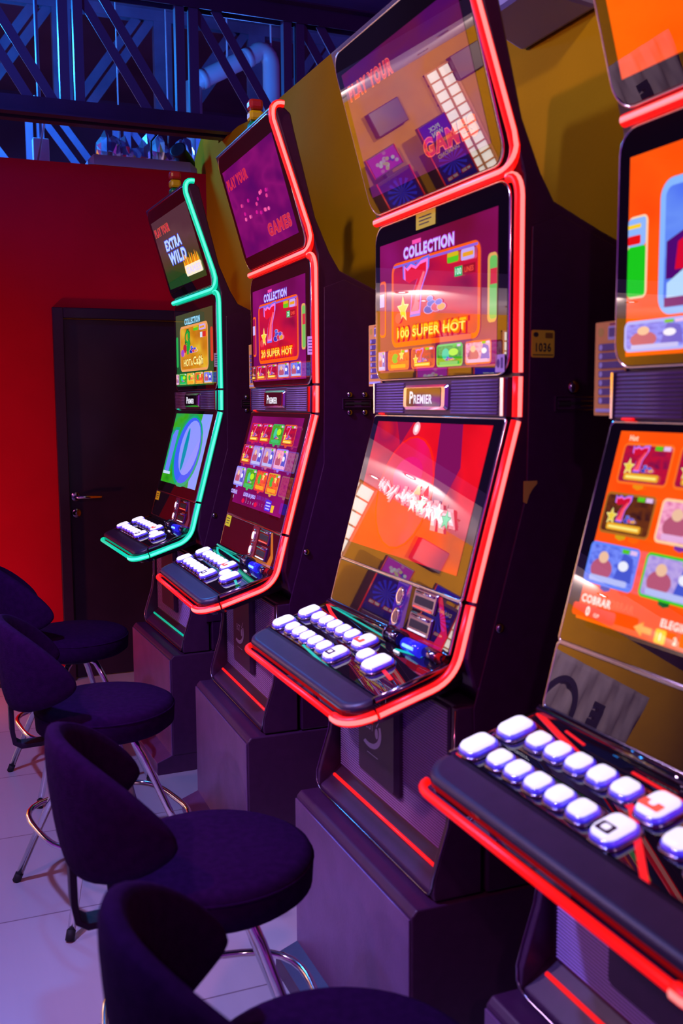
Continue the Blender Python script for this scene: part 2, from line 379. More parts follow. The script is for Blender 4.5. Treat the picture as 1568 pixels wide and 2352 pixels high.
# ------------------------------------------------------------------ roof trusses
def angle_bar(mb, a, b_, s, m): 
    mb.bar(a, b_, s, 0.006, m, (0, 1, 0)); mb.bar((a[0], a[1]+s/2, a[2]), (b_[0], b_[1]+s/2, b_[2]), 0.006, s, m, (0, 1, 0))
def truss(Y, x0, x1, z0, z1, off, pitch, lab, mcho, mweb, down=True, dbl=0.035, s=0.045, ch=0.085):
    root = empty('roof_truss', ((x0+x1)/2, Y, z0)); tag(root, lab, 'roof truss', 'steel roof trusses')
    def P(x, y, z): return (x-(x0+x1)/2, y-Y, z-z0)
    for nm, z in (('lower_chord', z0), ('upper_chord', z1)):
        if nm == 'lower_chord' and not down: continue
        b = MB()
        for dy in (-dbl, dbl):
            b.box(P((x0+x1)/2, Y+dy, z), (x1-x0, 0.008, ch), mcho); b.box(P((x0+x1)/2, Y+dy*1.7, z-ch/2 if nm == 'lower_chord' else z+ch/2), (x1-x0, 0.06, 0.008), mcho)
        b.build(nm, root)
    x = off
    while x < x1-0.1:
        if x > x0:
            b = MB()
            for dx in (-dbl, dbl): b.box(P(x+dx, Y, (z0+z1)/2), (s, s, z1-z0), mweb)
            b.build('upright', root)
        xa, xb = (x+0.09, x+pitch-0.14) if down else (x+pitch-0.14, x+0.09)
        if min(xa, xb) > x0:
            b = MB()
            for dx in (-dbl*1.6, dbl*1.6): angle_bar(b, P(xa+dx, Y-0.01, z1-0.03), P(xb+dx, Y-0.01, z0+0.03), s, mweb)
            b.build('diagonal', root)
        x += pitch
    return root
truss(5.10, -0.9, 3.4, 2.915, 3.505, 0.72-0.565*2, 0.565, 'nearest dark steel truss running over the top of the red wall', DARKTRUSS, mat('web_steel', (0.075, 0.05, 0.11), 0.38))
truss(7.0, -1.2, 4.4, 2.92, 3.42, 0.74-0.565*3, 0.565, 'middle steel truss glimpsed just above the red wall', GALV, GALV)
truss(8.2, -1.4, 5.2, 3.72, 4.55, 0.55-0.9*2, 0.78, 'highest blue-lit truss far back under the roof deck', GALV, GALV, down=False, s=0.07)
# pipe, ceiling batten, spotlight, foil duct
b = MB(); Y = 7.5
pts = [(1.94, Y, 3.86), (2.02, Y, 3.905), (2.42, Y, 4.125)]
for k in range(7):
    a = math.radians(28 - (28+90)*k/6); pts.append((2.47+0.075*math.sin(math.radians(-28)+ (k/6)*math.radians(118)) , Y, 4.05+0.105*math.cos(math.radians(-28)+(k/6)*math.radians(118))))
pts += [(2.545, Y, 3.9), (2.545, Y, 3.0)]
b.tube(pts, 0.065, DUCT, 16)
for p, q in (((1.99, Y, 3.888), (2.03, Y, 3.91)), ((2.34, Y, 4.081), (2.38, Y, 4.103))): b.tube([p, q], 0.072, DUCT, 16)
b.tube([(1.94, Y, 3.87), (1.94, Y, 3.0)], 0.06, DUCT, 16)
for x_, z_ in ((2.2, 4.05), (2.545, 4.10)): b.tube([(x_, Y, z_), (x_, Y, 4.81)], 0.008, DUCT, 6)
tag(b.build('vent_pipe'), 'grey plastic pipe with an elbow, hung in the roof space behind the trusses', 'pipe')
t = empty('ceiling_batten', (1.10, YW+0.06, 2.772)); tag(t, 'long pale batten fitting lying along the top of the red wall', 'light fitting')
b = MB(); pr = [(-0.07, 0.0), (0.07, 0.0), (0.055, 0.055), (-0.055, 0.055)]
b.loft([[(-0.25, y*0.8, z*0.4) for y, z in pr], [(-0.22, y, z) for y, z in pr], [(0.30, y, z) for y, z in pr], [(0.34, y*0.8, z*0.5) for y, z in pr]], mat('batten_grey', (0.4, 0.36, 0.46), 0.5)); b.build('housing', t)
b = MB(); b.tube([(0.1, 0, 0.05), (0.1, 0, 0.16), (0.16, 0.02, 0.23)], 0.006, BRACKET, 6); b.build('stem', t)
t = empty('spotlight', (1.38, YW+0.05, 2.85)); tag(t, 'small dark spotlight with a blue lens at the corner above the red wall', 'spotlight')
b = MB(); b.lathe([(0.0, -0.08), (0.03, -0.08), (0.042, -0.05), (0.042, 0.07), (0.046, 0.075), (0.046, 0.085), (0.038, 0.085)], (0, 0, 0), BRACKET, 18, (-0.5, -0.6, 0.35)); b.build('lamp_body', t)
b = MB(); b.lathe([(0.0, 0.080), (0.038, 0.080)], (0, 0, 0), mat('blue_lens', (0.02, 0.02, 0.3), 0.1, 0, 1.5, (0.02, 0.05, 1.0), 1.5), 18, (-0.5, -0.6, 0.35)); b.build('lens', t)
b = MB(); b.box((0, 0, -0.045), (0.02, 0.02, 0.08), BRACKET); b.build('foot', t)
b = MB(); rnd = random.Random(3)
for i in range(9):
    c = Vector((1.05+0.065*i, 6.25+rnd.uniform(-0.05, 0.05), 3.02+rnd.uniform(-0.05, 0.05)))
    loops = []
    for j in range(5):
        rr_ = 0.09*math.sin(PI*(j+0.6)/5.2)*rnd.uniform(0.75, 1.2)
        loops.append([c + Vector(((j-2)*0.022, math.cos(2*PI*k/9)*rr_*rnd.uniform(0.75, 1.25), math.sin(2*PI*k/9)*rr_*rnd.uniform(0.75, 1.25))) for k in range(9)])
    b.loft(loops, FOIL)
for x_ in (1.15, 1.45): b.tube([(x_, 6.25, 3.05), (x_, 6.25, 4.81)], 0.004, DUCT, 5)
tag(b.build('foil_duct'), 'crumpled silver foil duct in the roof space above the corner of the red wall', 'duct')
b = MB(); b.box((1.4, 6.7, 2.93), (0.75, 0.35, 0.24), mat('unit_white', (0.6, 0.6, 0.68), 0.4)); b.box((1.4, 6.52, 2.86), (0.68, 0.02, 0.035), BRACKET)
tag(b.build('air_conditioner', bevel=0.02), 'boxy pale air conditioner in the roof space behind the corner of the red wall', 'air conditioner')
for k, (p, q) in enumerate((((0.22, 5.6, 2.771), (0.40, 5.64, 3.02)), ((0.60, 5.6, 2.771), (0.60, 5.62, 3.12)))):
    b = MB(); b.tube([p, ((p[0]+q[0])/2+0.05, p[1], (p[2]+q[2])/2+0.07), q], 0.006, DUCT, 6)
    tag(b.build('cable'), ['loose pale cable looping above the left end of the red wall', 'pale cable rising beside the junction box above the red wall'][k], 'cable')
b = MB(); b.tube([(0.68, 6.15, 3.0), (0.68, 6.15, 4.81)], 0.012, GALV, 8); b.box((0.68, 6.15, 2.95), (0.09, 0.06, 0.16), mat('unit_white', (0.6, 0.6, 0.68))); tag(b.build('junction_box', bevel=0.005), 'small pale junction box in the roof space above the red wall', 'junction box')
# wall speaker at upper right
t = empty('wall_speaker', (1.487, 2.16, 2.40)); tag(t, 'blue-tinted grey loudspeaker box mounted high on the mustard wall between the two nearest machines', 'loudspeaker')
b = MB(); b.loft([[(-0.002, -0.16, 0.02), (-0.002, 0.17, 0.02), (-0.002, 0.17, 0.34), (-0.002, -0.16, 0.34)], [(-0.17, -0.12, 0.06), (-0.17, 0.13, 0.06), (-0.17, 0.13, 0.33), (-0.17, -0.12, 0.33)]], mat('speaker_blue_tint', (0.30, 0.28, 0.58), 0.4)); b.build('speaker_box', t, bevel=0.015)  # blue of the light is mixed into this base colour
b = MB(); b.loft([[(-0.176, -0.10, 0.08), (-0.176, 0.11, 0.08), (-0.176, 0.11, 0.31), (-0.176, -0.10, 0.31)], [(-0.182, -0.095, 0.085), (-0.182, 0.105, 0.085), (-0.182, 0.105, 0.305), (-0.182, -0.095, 0.305)]], mat('speaker_mesh', (0.2, 0.18, 0.28), 0.6)); b.build('grille', t)

# ------------------------------------------------------------------ pictures on the displays
def seven(A, x, y, w, h, fill='#d01030', edge='#ff6ad8', hi='#ff5a6a'):
    P = [(0.02, 0.70), (0.0, 0.97), (0.12, 0.90), (0.30, 0.97), (0.50, 0.90), (0.70, 0.98), (0.98, 1.0), (0.97, 0.80), (0.72, 0.45), (0.66, 0.0), (0.28, 0.0), (0.34, 0.38), (0.58, 0.68), (0.36, 0.66), (0.20, 0.62)]
    def S(k, dx=0, dy=0): return [(x+w*(0.5+(px-0.5)*k)+dx, y+h*(0.5+(py-0.5)*k)+dy) for px, py in P]
    A.poly(S(1.14), '#6a70f0'); A.poly(S(1.04), edge); A.poly(S(0.90), fill)
    A.poly([(x+w*px, y+h*py) for px, py in ((0.30, 0.03), (0.62, 0.03), (0.66, 0.42), (0.88, 0.76), (0.80, 0.78), (0.52, 0.44), (0.44, 0.20))], hi)
def star(A, cx, cy, r, m, e='#fff0a0'):
    def pts(k): return [(cx+(r if i % 2 == 0 else r*0.45)*k*math.cos(PI/2+i*PI/5), cy+(r if i % 2 == 0 else r*0.45)*k*math.sin(PI/2+i*PI/5)) for i in range(10)]
    A.poly(pts(1.2), e); A.poly(pts(0.95), m)
def fruit(A, x, y, w, h):
    for px, py, r, c in ((0.46, 0.20, .16, '#2030b0'), (0.54, 0.42, .13, '#3a50c8'), (0.50, 0.62, .10, '#4a68d8'), (0.72, 0.25, .17, '#d83858'), (0.88, 0.22, .13, '#e8a030'), (0.80, 0.42, .11, '#5050d0')):
        A.ell(x+w*px, y+h*py, w*r*1.12, h*r*1.12, '#d8b0f0', seg=14); A.ell(x+w*px, y+h*py, w*r, h*r, c, seg=14)
def flame_text(A, t, cx, cy, h, w):
    A.text(t, cx, cy-h*0.06, h*1.10, '#ff3a08', 0.04, w*1.03, outline='#c81808', ot=0.05); A.text(t, cx, cy, h*0.9, '#ffb018', 0.03, w); A.text(t, cx, cy-h*0.08, h*0.55, '#fff070', 0.01, w*0.98)
def little_tags(A, x, y, w, h):
    A.rect(x, y+h*0.1, x+w*0.42, y+h, '#58c820', h*0.2); A.rect(x, y+h*0.62, x+w*0.42, y+h, '#d8b818', h*0.15); A.rect(x+w*0.52, y, x+w, y+h, '#c8a8f8', h*0.2); A.rect(x+w*0.58, y+h*0.3, x+w*0.96, y+h*0.68, '#f0a020', h*0.1)
def thumb(A, x, y, w, h, kind, border, k=1.0, t=None):
    cols = {'seven': ('#70104a', '#c01038'), 'green': ('#0c6a28', '#38b028'), 'photo': ('#8a70d8', '#c0a8e8'), 'gold': ('#c88818', '#f0d050'), 'red': ('#b01028', '#ff6a30'), 'blue': ('#2838c8', '#7a90ff'), 'dark': ('#301018', '#6a3010'), 'pink': ('#d04090', '#ffb0d0')}
    c1, c2 = cols[kind if kind in cols else 'photo']
    A.frame(x, y, x+w, y+h, w*0.08, w*0.035, border, em_mix('thumb_%s' % kind, [c1, c2, c1], 3.0, k))
    if kind in ('seven', 'dark'):
        seven(A, x+w*0.22, y+h*0.34, w*0.30, h*0.58); star(A, x+w*0.2, y+h*0.42, w*0.10, '#f0d040'); fruit(A, x+w*0.36, y+h*0.30, w*0.34, h*0.26)
        A.rect(x+w*0.16, y+h*0.10, x+w*0.84, y+h*0.27, '#f0a828', h*0.05); A.rect(x+w*0.2, y+h*0.15, x+w*0.8, y+h*0.21, '#fff080', h*0.02)
    elif kind == 'green':
        A.ell(x+w*0.36, y+h*0.55, w*0.14, h*0.26, '#20d0a0'); A.ell(x+w*0.66, y+h*0.62, w*0.18, h*0.16, '#b0f020'); fruit(A, x+w*0.2, y+h*0.25, w*0.5, h*0.25); A.rect(x+w*0.15, y+h*0.08, x+w*0.85, y+h*0.22, '#18c070', h*0.04)
    elif kind in ('gold', 'red'):
        A.ell(x+w*0.36, y+h*0.58, w*0.15, h*0.24, '#38b838'); A.ell(x+w*0.62, y+h*0.55, w*0.18, h*0.15, '#ff5040'); star(A, x+w*0.66, y+h*0.72, w*0.10, '#ffe060'); A.rect(x+w*0.15, y+h*0.10, x+w*0.85, y+h*0.28, '#ffa828', h*0.05)
    else:
        A.ell(x+w*0.32, y+h*0.38, w*0.22, h*0.26, '#b85878', seg=14); A.ell(x+w*0.32, y+h*0.66, w*0.10, h*0.14, '#f0c0a0', seg=14); A.poly([(x+w*0.6, y+h*0.2), (x+w*0.95, y+h*0.2), (x+w*0.9, y+h*0.75), (x+w*0.7, y+h*0.85)], '#4858d0'); A.ell(x+w*0.74, y+h*0.55, w*0.1, h*0.12, '#f0f0ff', seg=12); A.rect(x+w*0.12, y+h*0.08, x+w*0.88, y+h*0.22, '#e8b0e0' if kind == 'pink' else '#b8c0f8', h*0.05)
    A.rect(x+w*0.66, y+h*0.84, x+w*0.80, y+h*0.94, '#58c820'); A.rect(x+w*0.82, y+h*0.84, x+w*0.95, y+h*0.94, '#e8c0f0')
    if t: A.poly([(x+w*0.40, y), (x+w*0.60, y), (x+w*0.60, y-h*0.07), (x+w*0.5, y-h*0.12), (x+w*0.40, y-h*0.07)], t)
def play_your(A, w, h, c='#ff5a48', o='#a82040', k=1.0):
    A.text('PLAY YOUR', w*0.24, h*0.83, h*0.115, '#c82848', 0.035, w*0.42, outline=c, ot=0.035)
def pic_top(A, w, h, v):
    if v == 'green':
        A.rect(0, 0, w, h, em_mix('show_green', ['#1c4a20', '#4a4030', '#5a4048', '#4c3440'], 2.2, 0.8, vertical=0.62), 0, True)
        play_your(A, w, h, '#e87030', '#a83818'); A.text('EXTRA', w*0.43, h*0.60, h*0.15, '#b8d8ff', 0.05, w*0.44, outline='#4060f8', ot=0.05, shear=0.12); A.text('WILD', w*0.45, h*0.40, h*0.17, '#b8d8ff', 0.05, w*0.46, outline='#4060f8', ot=0.05, shear=0.12)
        for i in range(9):
            x = w*(0.56+0.045*i); A.poly([(x-w*0.03, h*0.13), (x+w*0.035, h*0.13), (x+w*0.02, h*(0.27+0.03*((i*7) % 4))), (x, h*(0.33+0.03*((i*5) % 3)))], '#f08810' if i % 2 else '#ffb428')
        A.rect(w*0.55, h*0.08, w*0.96, h*0.23, '#fff0d0', h*0.03); A.text('GAMES', w*0.755, h*0.155, h*0.10, '#e8dcff', 0.05, w*0.36)
    elif v in ('purple', 'violet'):
        a = ['#5c0878', '#7c0a7c', '#a01488', '#6c0878'] if v == 'purple' else ['#5a1090', '#7a1488', '#8c2068', '#7c1470']
        A.rect(0, 0, w, h, em_mix('show_'+v, a, 2.4, 0.62 if v == 'purple' else 0.42), 0, True); play_your(A, w, h, '#ff6a58' if v == 'violet' else '#d82850')
        A.text('GAMES', w*0.74, h*0.16, h*0.13, '#c82848', 0.035, w*0.40, outline='#ff6a48' if v == 'violet' else '#d84858', ot=0.035)
        if v == 'purple':
            rnd = random.Random(5)
            for i in range(16): A.ell(w*rnd.uniform(0.2, 0.7), h*rnd.uniform(0.34, 0.58), w*0.018, h*0.022, ['#d01890', '#e84090', '#ff60a8'][i % 3], seg=8)
    else:
        A.rect(0, 0, w, h, em_mix('show_orange', ['#ff4a00', '#ff5606', '#ff4200'], 2.0, 1.05), 0, True); A.poly([(w*0.26, h*0.46), (w*0.50, h*0.60), (w*0.52, h*0.70), (w*0.28, h*0.56)], '#f0c878'); A.text('GAMES', w*0.70, h*0.75, h*0.13, '#ffe8a0', 0.03, w*0.35)
def pic_mid(A, w, h, v):
    if v == 'green':
        A.rect(0, 0, w, h, em_mix('menu_green', ['#0c5c28', '#285838', '#4a5030'], 2.0, 0.8, vertical=0.5), 0, True)
        A.text('COLLECTION', w*0.47, h*0.885, h*0.085, '#a8e8ff', 0.03, w*0.42, outline='#1878b0', ot=0.05)
        A.rect(0, h*0.27, w*0.06, h*0.70, '#20a850', w*0.02); A.rect(w*0.94, h*0.30, w, h*0.74, '#d04028', w*0.02)
        A.frame(w*0.12, h*0.20, w*0.88, h*0.83, w*0.05, w*0.018, '#f0a060', em_mix('gold_card', ['#b86008', '#d89018', '#e8c838'], 1.6, 1.0))
        A.text('$', w*0.34, h*0.60, h*0.33, '#18a838', 0.05, w*0.14, outline='#0c5820', ot=0.04); A.ell(w*0.26, h*0.52, w*0.05, h*0.06, '#c01838'); fruit(A, w*0.30, h*0.44, w*0.30, h*0.14); A.ell(w*0.20, h*0.46, w*0.045, h*0.05, '#a048d0')
        A.text('HOT', w*0.33, h*0.32, h*0.10, '#fff090', 0.03, w*0.20, outline='#a05808', ot=0.06); A.text('&', w*0.46, h*0.31, h*0.07, '#fff090', 0.02, w*0.05, outline='#a05808'); A.text('Ca$h', w*0.63, h*0.33, h*0.13, '#fff090', 0.03, w*0.26, outline='#a05808', ot=0.06)
        little_tags(A, w*0.52, h*0.73, w*0.30, h*0.07); A.rect(w*0.70, h*0.63, w*0.76, h*0.70, '#d8e0f0'); A.rect(w*0.76, h*0.63, w*0.85, h*0.70, '#d83028')
        for i, k in enumerate(('pink', 'green', 'gold', 'red', 'blue')): thumb(A, w*(-0.13+0.235*i) if i else 0, h*0.02, w*0.21 if i else w*0.075, h*0.155, k, '#70c060' if i < 2 else '#e0b040')
    elif v in ('purple', 'violet'):
        A.rect(0, 0, w, h, em_mix('menu_'+v, ['#700a58', '#8c1078', '#a81888'] if v == 'purple' else ['#8c1038', '#a01468', '#b81c90'], 1.6, 0.72 if v == 'purple' else 0.62), 0, True)
        A.rect(w*0.32, h*0.935, w*0.40, h*0.965, '#ff50b0'); A.text('COLLECTION', w*0.46, h*0.885, h*0.085, '#d0c8ff', 0.035, w*0.44, outline='#c84cf0' if v == 'violet' else '#5c48f0', ot=0.06)
        for x0, x1 in ((0, 0.065), (0.935, 1.0)):
            A.rect(w*x0, h*0.28, w*x1, h*0.72, '#e8a860' if x0 else '#ff6018', w*0.02); A.rect(w*(x0+(0.0 if x0 == 0 else 0.014)), h*0.30, w*(x1-(0.014 if x0 == 0 else 0)), h*0.70, '#70c060' if x0 else '#a01458', w*0.015); A.rect(w*(x0+(0.0 if x0 == 0 else 0.018)), h*0.52, w*(x1-(0.018 if x0 == 0 else 0)), h*0.62, '#d83048' if x0 else '#d0b8ff')
        A.frame(w*0.125, h*0.19, w*0.885, h*0.83, w*0.045, w*0.02, '#ff5c10', em_mix('card_hot_'+v, ['#5c0838', '#e81838', '#c01048', '#4c0a3c'], 1.25, 0.85))
        A.frame(w*0.145, h*0.795, w*0.865, h*0.812, 0.001, h*0.008, '#7a60e8')
        seven(A, w*0.25, h*0.43, w*0.22, h*0.37, '#e81430', '#ff78e0', '#ff7080'); star(A, w*0.24, h*0.47, w*0.05, '#f8d838'); fruit(A, w*0.36, h*0.40, w*0.26, h*0.18); A.ell(w*0.20, h*0.41, w*0.03, h*0.04, '#e04050')
        flame_text(A, '100 SUPER HOT' if v == 'violet' else '20 SUPER HOT', w*0.49, h*0.295, h*0.10, w*0.60)
        little_tags(A, w*0.64, h*0.715, w*0.21, h*0.075); A.rect(w*0.70, h*0.62, w*0.76, h*0.685, '#18b060'); A.text('100' if v == 'violet' else '20', w*0.73, h*0.652, h*0.045, '#d8fff0', 0.02); A.rect(w*0.765, h*0.62, w*0.86, h*0.685, '#a01028'); A.text('LINES', w*0.812, h*0.652, h*0.035, '#ff5040', 0.02)
        ks = ('dark', 'seven', 'seven', 'photo', 'blue') if v == 'purple' else ('photo', 'red', 'seven', 'green', 'pink')
        for i, k in enumerate(ks): thumb(A, w*(-0.13+0.235*i) if i else 0, h*0.015, (w*0.21 if i < 4 else w*0.19) if i else w*0.075, h*0.155, k, '#e85838' if k != 'green' else '#60d060')
    else:
        A.rect(0, 0, w, h, em_mix('show_orange', ['#ff4a00'], 2.0, 1.05), 0, True)
        A.frame(-0.0, h*0.29, w*0.085, h*0.70, w*0.02, w*0.008, '#ffd8b0', None); A.rect(0, h*0.30, w*0.077, h*0.55, '#18c818', w*0.01); A.rect(0, h*0.55, w*0.077, h*0.69, '#90b8ff', w*0.01); A.rect(0, h*0.56, w*0.055, h*0.605, '#e81010', w*0.005); A.rect(0, h*0.64, w*0.055, h*0.66, '#ffd020')
        A.frame(w*0.135, h*0.19, w*0.885, h*0.84, w*0.05, w*0.022, '#88b8ff', em_mix('card_sky', ['#3048e0', '#6890f8', '#4060f0'], 1.5, 1.0))
        # cartoon man in a pale blue suit, seated in a red chair
        A.poly([(w*0.165, h*0.36), (w*0.165, h*0.54), (w*0.26, h*0.60), (w*0.36, h*0.60), (w*0.36, h*0.36)], '#500870'); A.poly([(w*0.20, h*0.40), (w*0.21, h*0.53), (w*0.27, h*0.575), (w*0.36, h*0.58), (w*0.36, h*0.40)], '#d80830')
        A.poly([(w*0.17, h*0.26), (w*0.17, h*0.34), (w*0.34, h*0.49), (w*0.62, h*0.49), (w*0.80, h*0.34), (w*0.80, h*0.26)], '#b8dcff'); A.poly([(w*0.42, h*0.27), (w*0.36, h*0.46), (w*0.60, h*0.46), (w*0.55, h*0.27)], '#ffffff'); A.poly([(w*0.46, h*0.28), (w*0.48, h*0.44), (w*0.50, h*0.28)], '#e01838')
        A.ell(w*0.345, h*0.585, w*0.025, h*0.055, '#ffe4d0'); A.ell(w*0.48, h*0.60, w*0.125, h*0.17, '#fff0e0'); A.ell(w*0.625, h*0.585, w*0.022, h*0.05, '#ffe4d0')
        A.poly([(w*0.36, h*0.66), (w*0.40, h*0.79), (w*0.56, h*0.80), (w*0.61, h*0.66), (w*0.54, h*0.73), (w*0.42, h*0.73)], '#503018')
        for x in (0.435, 0.53): A.ell(w*x, h*0.62, w*0.018, h*0.02, '#ffffff'); A.ell(w*x, h*0.62, w*0.009, h*0.012, '#203080')
        A.poly([(w*0.475, h*0.61), (w*0.495, h*0.61), (w*0.50, h*0.555), (w*0.465, h*0.555)], '#f8d0b8'); A.rect(w*0.44, h*0.50, w*0.53, h*0.52, '#d04848', w*0.01)
        A.ell(w*0.34, h*0.42, w*0.045, h*0.04, '#f08028'); A.ell(w*0.36, h*0.28, w*0.045, h*0.04, '#f09030'); A.rect(w*0.165, h*0.225, w*0.80, h*0.27, '#780868')
        for i, k in enumerate(('blue', 'green', 'seven', 'pink')): thumb(A, 0.0 if i == 0 else w*(0.30+0.235*(i-1)), h*0.02, w*0.26 if i == 0 else w*0.21, h*0.155, k, '#9ab0ff' if i == 0 else '#ffc080')
def pic_low(A, w, h, v):
    if v == 'green':
        A.rect(0, 0, w, h, em_mix('ten_green', ['#0a8018', '#38b018', '#18a060', '#106030'], 2.6, 0.9), 0, True)
        A.poly([(w*0.80, 0), (w, 0), (w, h), (w*0.76, h), (w*0.72, h*0.6)], '#8aa0ff'); A.ell(w*0.56, h*0.48, w*0.36, h*0.50, '#00a878'); A.ell(w*0.56, h*0.49, w*0.32, h*0.46, '#3c60f8'); A.ell(w*0.60, h*0.53, w*0.25, h*0.38, '#9098ff'); A.ell(w*0.50, h*0.50, w*0.05, h*0.30, '#0090b0')
        A.poly([(w*0.02, h*0.14), (w*0.20, h*0.12), (w*0.22, h*0.80), (w*0.10, h*0.80), (w*0.0, h*0.70), (w*0.02, h*0.62)], '#00a878'); A.poly([(w*0.05, h*0.17), (w*0.17, h*0.16), (w*0.19, h*0.76), (w*0.11, h*0.76), (w*0.05, h*0.68)], '#6880f8'); A.rect(w*0.02, h*0.12, w*0.22, h*0.16, '#c8d8ff')
    elif v == 'purple':
        A.rect(0, 0, w, h, em_mix('menu_purple', ['#700a58'], 1.6, 0.72), 0, True)
        ks = ['seven', 'seven', 'green', 'seven', 'seven', 'photo', 'photo', 'pink', 'photo', 'green', 'red', 'red']; bs = ['#d02050', '#d02050', '#18b060', '#e05030', '#c04048', '#8878e0', '#c07090', '#9080ff', '#8088ff', '#20c060', '#e03048', '#d8a038']
        for i in range(12): thumb(A, w*(0.035+0.237*(i % 4)), h*(0.705-0.255*(i//4)), w*0.215, h*0.215, ks[i], bs[i], 0.85, bs[i])
        A.text('COBRAR', w*0.14, h*0.125, h*0.045, '#c8c0ff', 0.03, outline='#5040e0'); A.text('0', w*0.15, h*0.07, h*0.04, '#d8d0ff', 0.02); A.text('ELEGIR UN JUEGO', w*0.48, h*0.12, h*0.05, '#c8c0ff', 0.03, outline='#5040e0')
        for i, t in enumerate('1234'): A.text(t, w*(0.44+0.05*i), h*0.055, h*0.03, '#c8c0ff', 0.02)
        A.ell(w*0.38, h*0.055, w*0.03, h*0.025, '#e01048'); A.ell(w*0.64, h*0.055, w*0.03, h*0.025, '#e01048'); A.rect(w*0.82, h*0.03, w*0.93, h*0.14, '#2828e8', w*0.01); 
        for k in range(3): A.rect(w*0.835, h*(0.045+0.03*k), w*0.915, h*(0.06+0.03*k), '#b8b8ff')
        A.rect(w*0.94, h*0.03, w*0.99, h*0.10, '#f0c030')
    elif v == 'violet':
        A.rect(0, 0, w, h, em_mix('hot_red', ['#e00818', '#ff1020', '#b01040', '#ff2408'], 1.5, 0.9), 0, True)
        A.poly([(w*0.60, h), (w*0.66, h*0.55), (w*0.72, h*0.30), (w*0.84, h*0.70), (w*0.78, h)], em('#8c1060', 0.8)); A.poly([(w*0.20, h), (w*0.28, h*0.82), (w*0.36, h)], em('#981050', 0.8))
        A.ell(w*0.42, h*0.47, w*0.25, h*0.43, '#ff2008', 0.10); A.ell(w*0.42, h*0.47, w*0.235, h*0.415, em_mix('hot_core', ['#e01030', '#f01840', '#ff0c78'], 1.1, 0.95), 0.10); A.ell(w*0.42, h*0.60, w*0.13, h*0.14, '#f00868', 0.1)
        A.ell(w*0.40, h*0.955, w*0.03, h*0.05, '#ffb0c0'); A.ell(w*0.40, h*0.955, w*0.016, h*0.03, '#ffffff')
        rnd = random.Random(11)
        for row, (c, k) in enumerate((('#ff8898', 1.5), ('#ffd0dc', 1.0), ('#ffffff', 0.55))):
            rnd = random.Random(11)
            for q in range(26):
                x = 0.20+0.027*q; y = 0.505-0.0065*q+rnd.uniform(-0.03, 0.03); dx = rnd.uniform(-0.03, 0.03); dy = rnd.uniform(0.02, 0.05+0.002*q); t = (0.006+0.0004*q)*k
                A.poly([(w*(x-dx-t), h*(y-dy*k*0.8)), (w*(x-dx+t), h*(y-dy*k*0.8)), (w*(x+dx+t), h*(y+dy*k*0.8)), (w*(x+dx-t), h*(y+dy*k*0.8))], em(c, 1.0))
        for q in range(5): star(A, w*(0.56+0.075*q), h*(0.40-0.016*q+0.02*(q % 2)), w*0.036, ['#ffffff', '#e8fff4', '#ffffff', '#d8fff0', '#60d8a0'][q], ['#ffc0b0', '#a0e8c0', '#ff90a0', '#ffffff', '#209868'][q])
        A.poly([(w*0.55, h*0.47), (w*0.59, h*0.56), (w*0.61, h*0.47)], '#ffb060')
    else:
        A.rect(0, 0, w, h, em_mix('show_orange', ['#ff4a00'], 2.0, 1.05), 0, True); A.text('Hot', w*0.065, h*0.965, h*0.03, '#ffe0c0', 0.03)
        ks = ['seven', 'seven', 'red', 'seven', 'dark', 'pink', 'photo', 'photo', 'blue', 'photo', 'green', 'red']; bs = ['#ff7020', '#ff7020', '#ffb060', '#ff7020', '#b06820', '#ffd0a0', '#ffd0a0', '#ffd0a0', '#6088ff', '#38d020', '#60d060', '#ffb060']; tt = ['#f09010', '#f09010', '#f09010', '#f09010', '#d8a010', '#7830a0', '#7830a0', '#7830a0', '#4048b0', '#10602a', '#10602a', '#f09010']
        for i in range(12): thumb(A, w*(0.03+0.243*(i % 4)), h*(0.725-0.265*(i//4)), w*0.215, h*0.215, ks[i], bs[i], 1.05, tt[i])
        A.text('COBRAR', w*0.125, h*0.115, h*0.042, '#fff0e8', 0.035); A.rect(w*0.03, h*0.02, w*0.22, h*0.085, em('#ff3008', 1.0), w*0.01); A.text('0', w*0.10, h*0.055, h*0.048, '#fff4ec', 0.035); A.text('CLP', w*0.14, h*0.045, h*0.018, '#fff4ec', 0.02)
        A.text('ELEGIR UN JUEGO', w*0.52, h*0.10, h*0.05, '#fff0e8', 0.035); A.poly([(w*0.30, h*0.05), (w*0.335, h*0.085), (w*0.335, h*0.065), (w*0.37, h*0.065), (w*0.37, h*0.035), (w*0.335, h*0.035), (w*0.335, h*0.015)], '#ffa018')
        for i, t in enumerate('1234'):
            if i == 0: A.rect(w*0.385, h*0.01, w*0.425, h*0.075, '#ffd010', w*0.006)
            A.text(t, w*(0.405+0.055*i), h*0.042, h*0.035, '#fff8e0', 0.03)

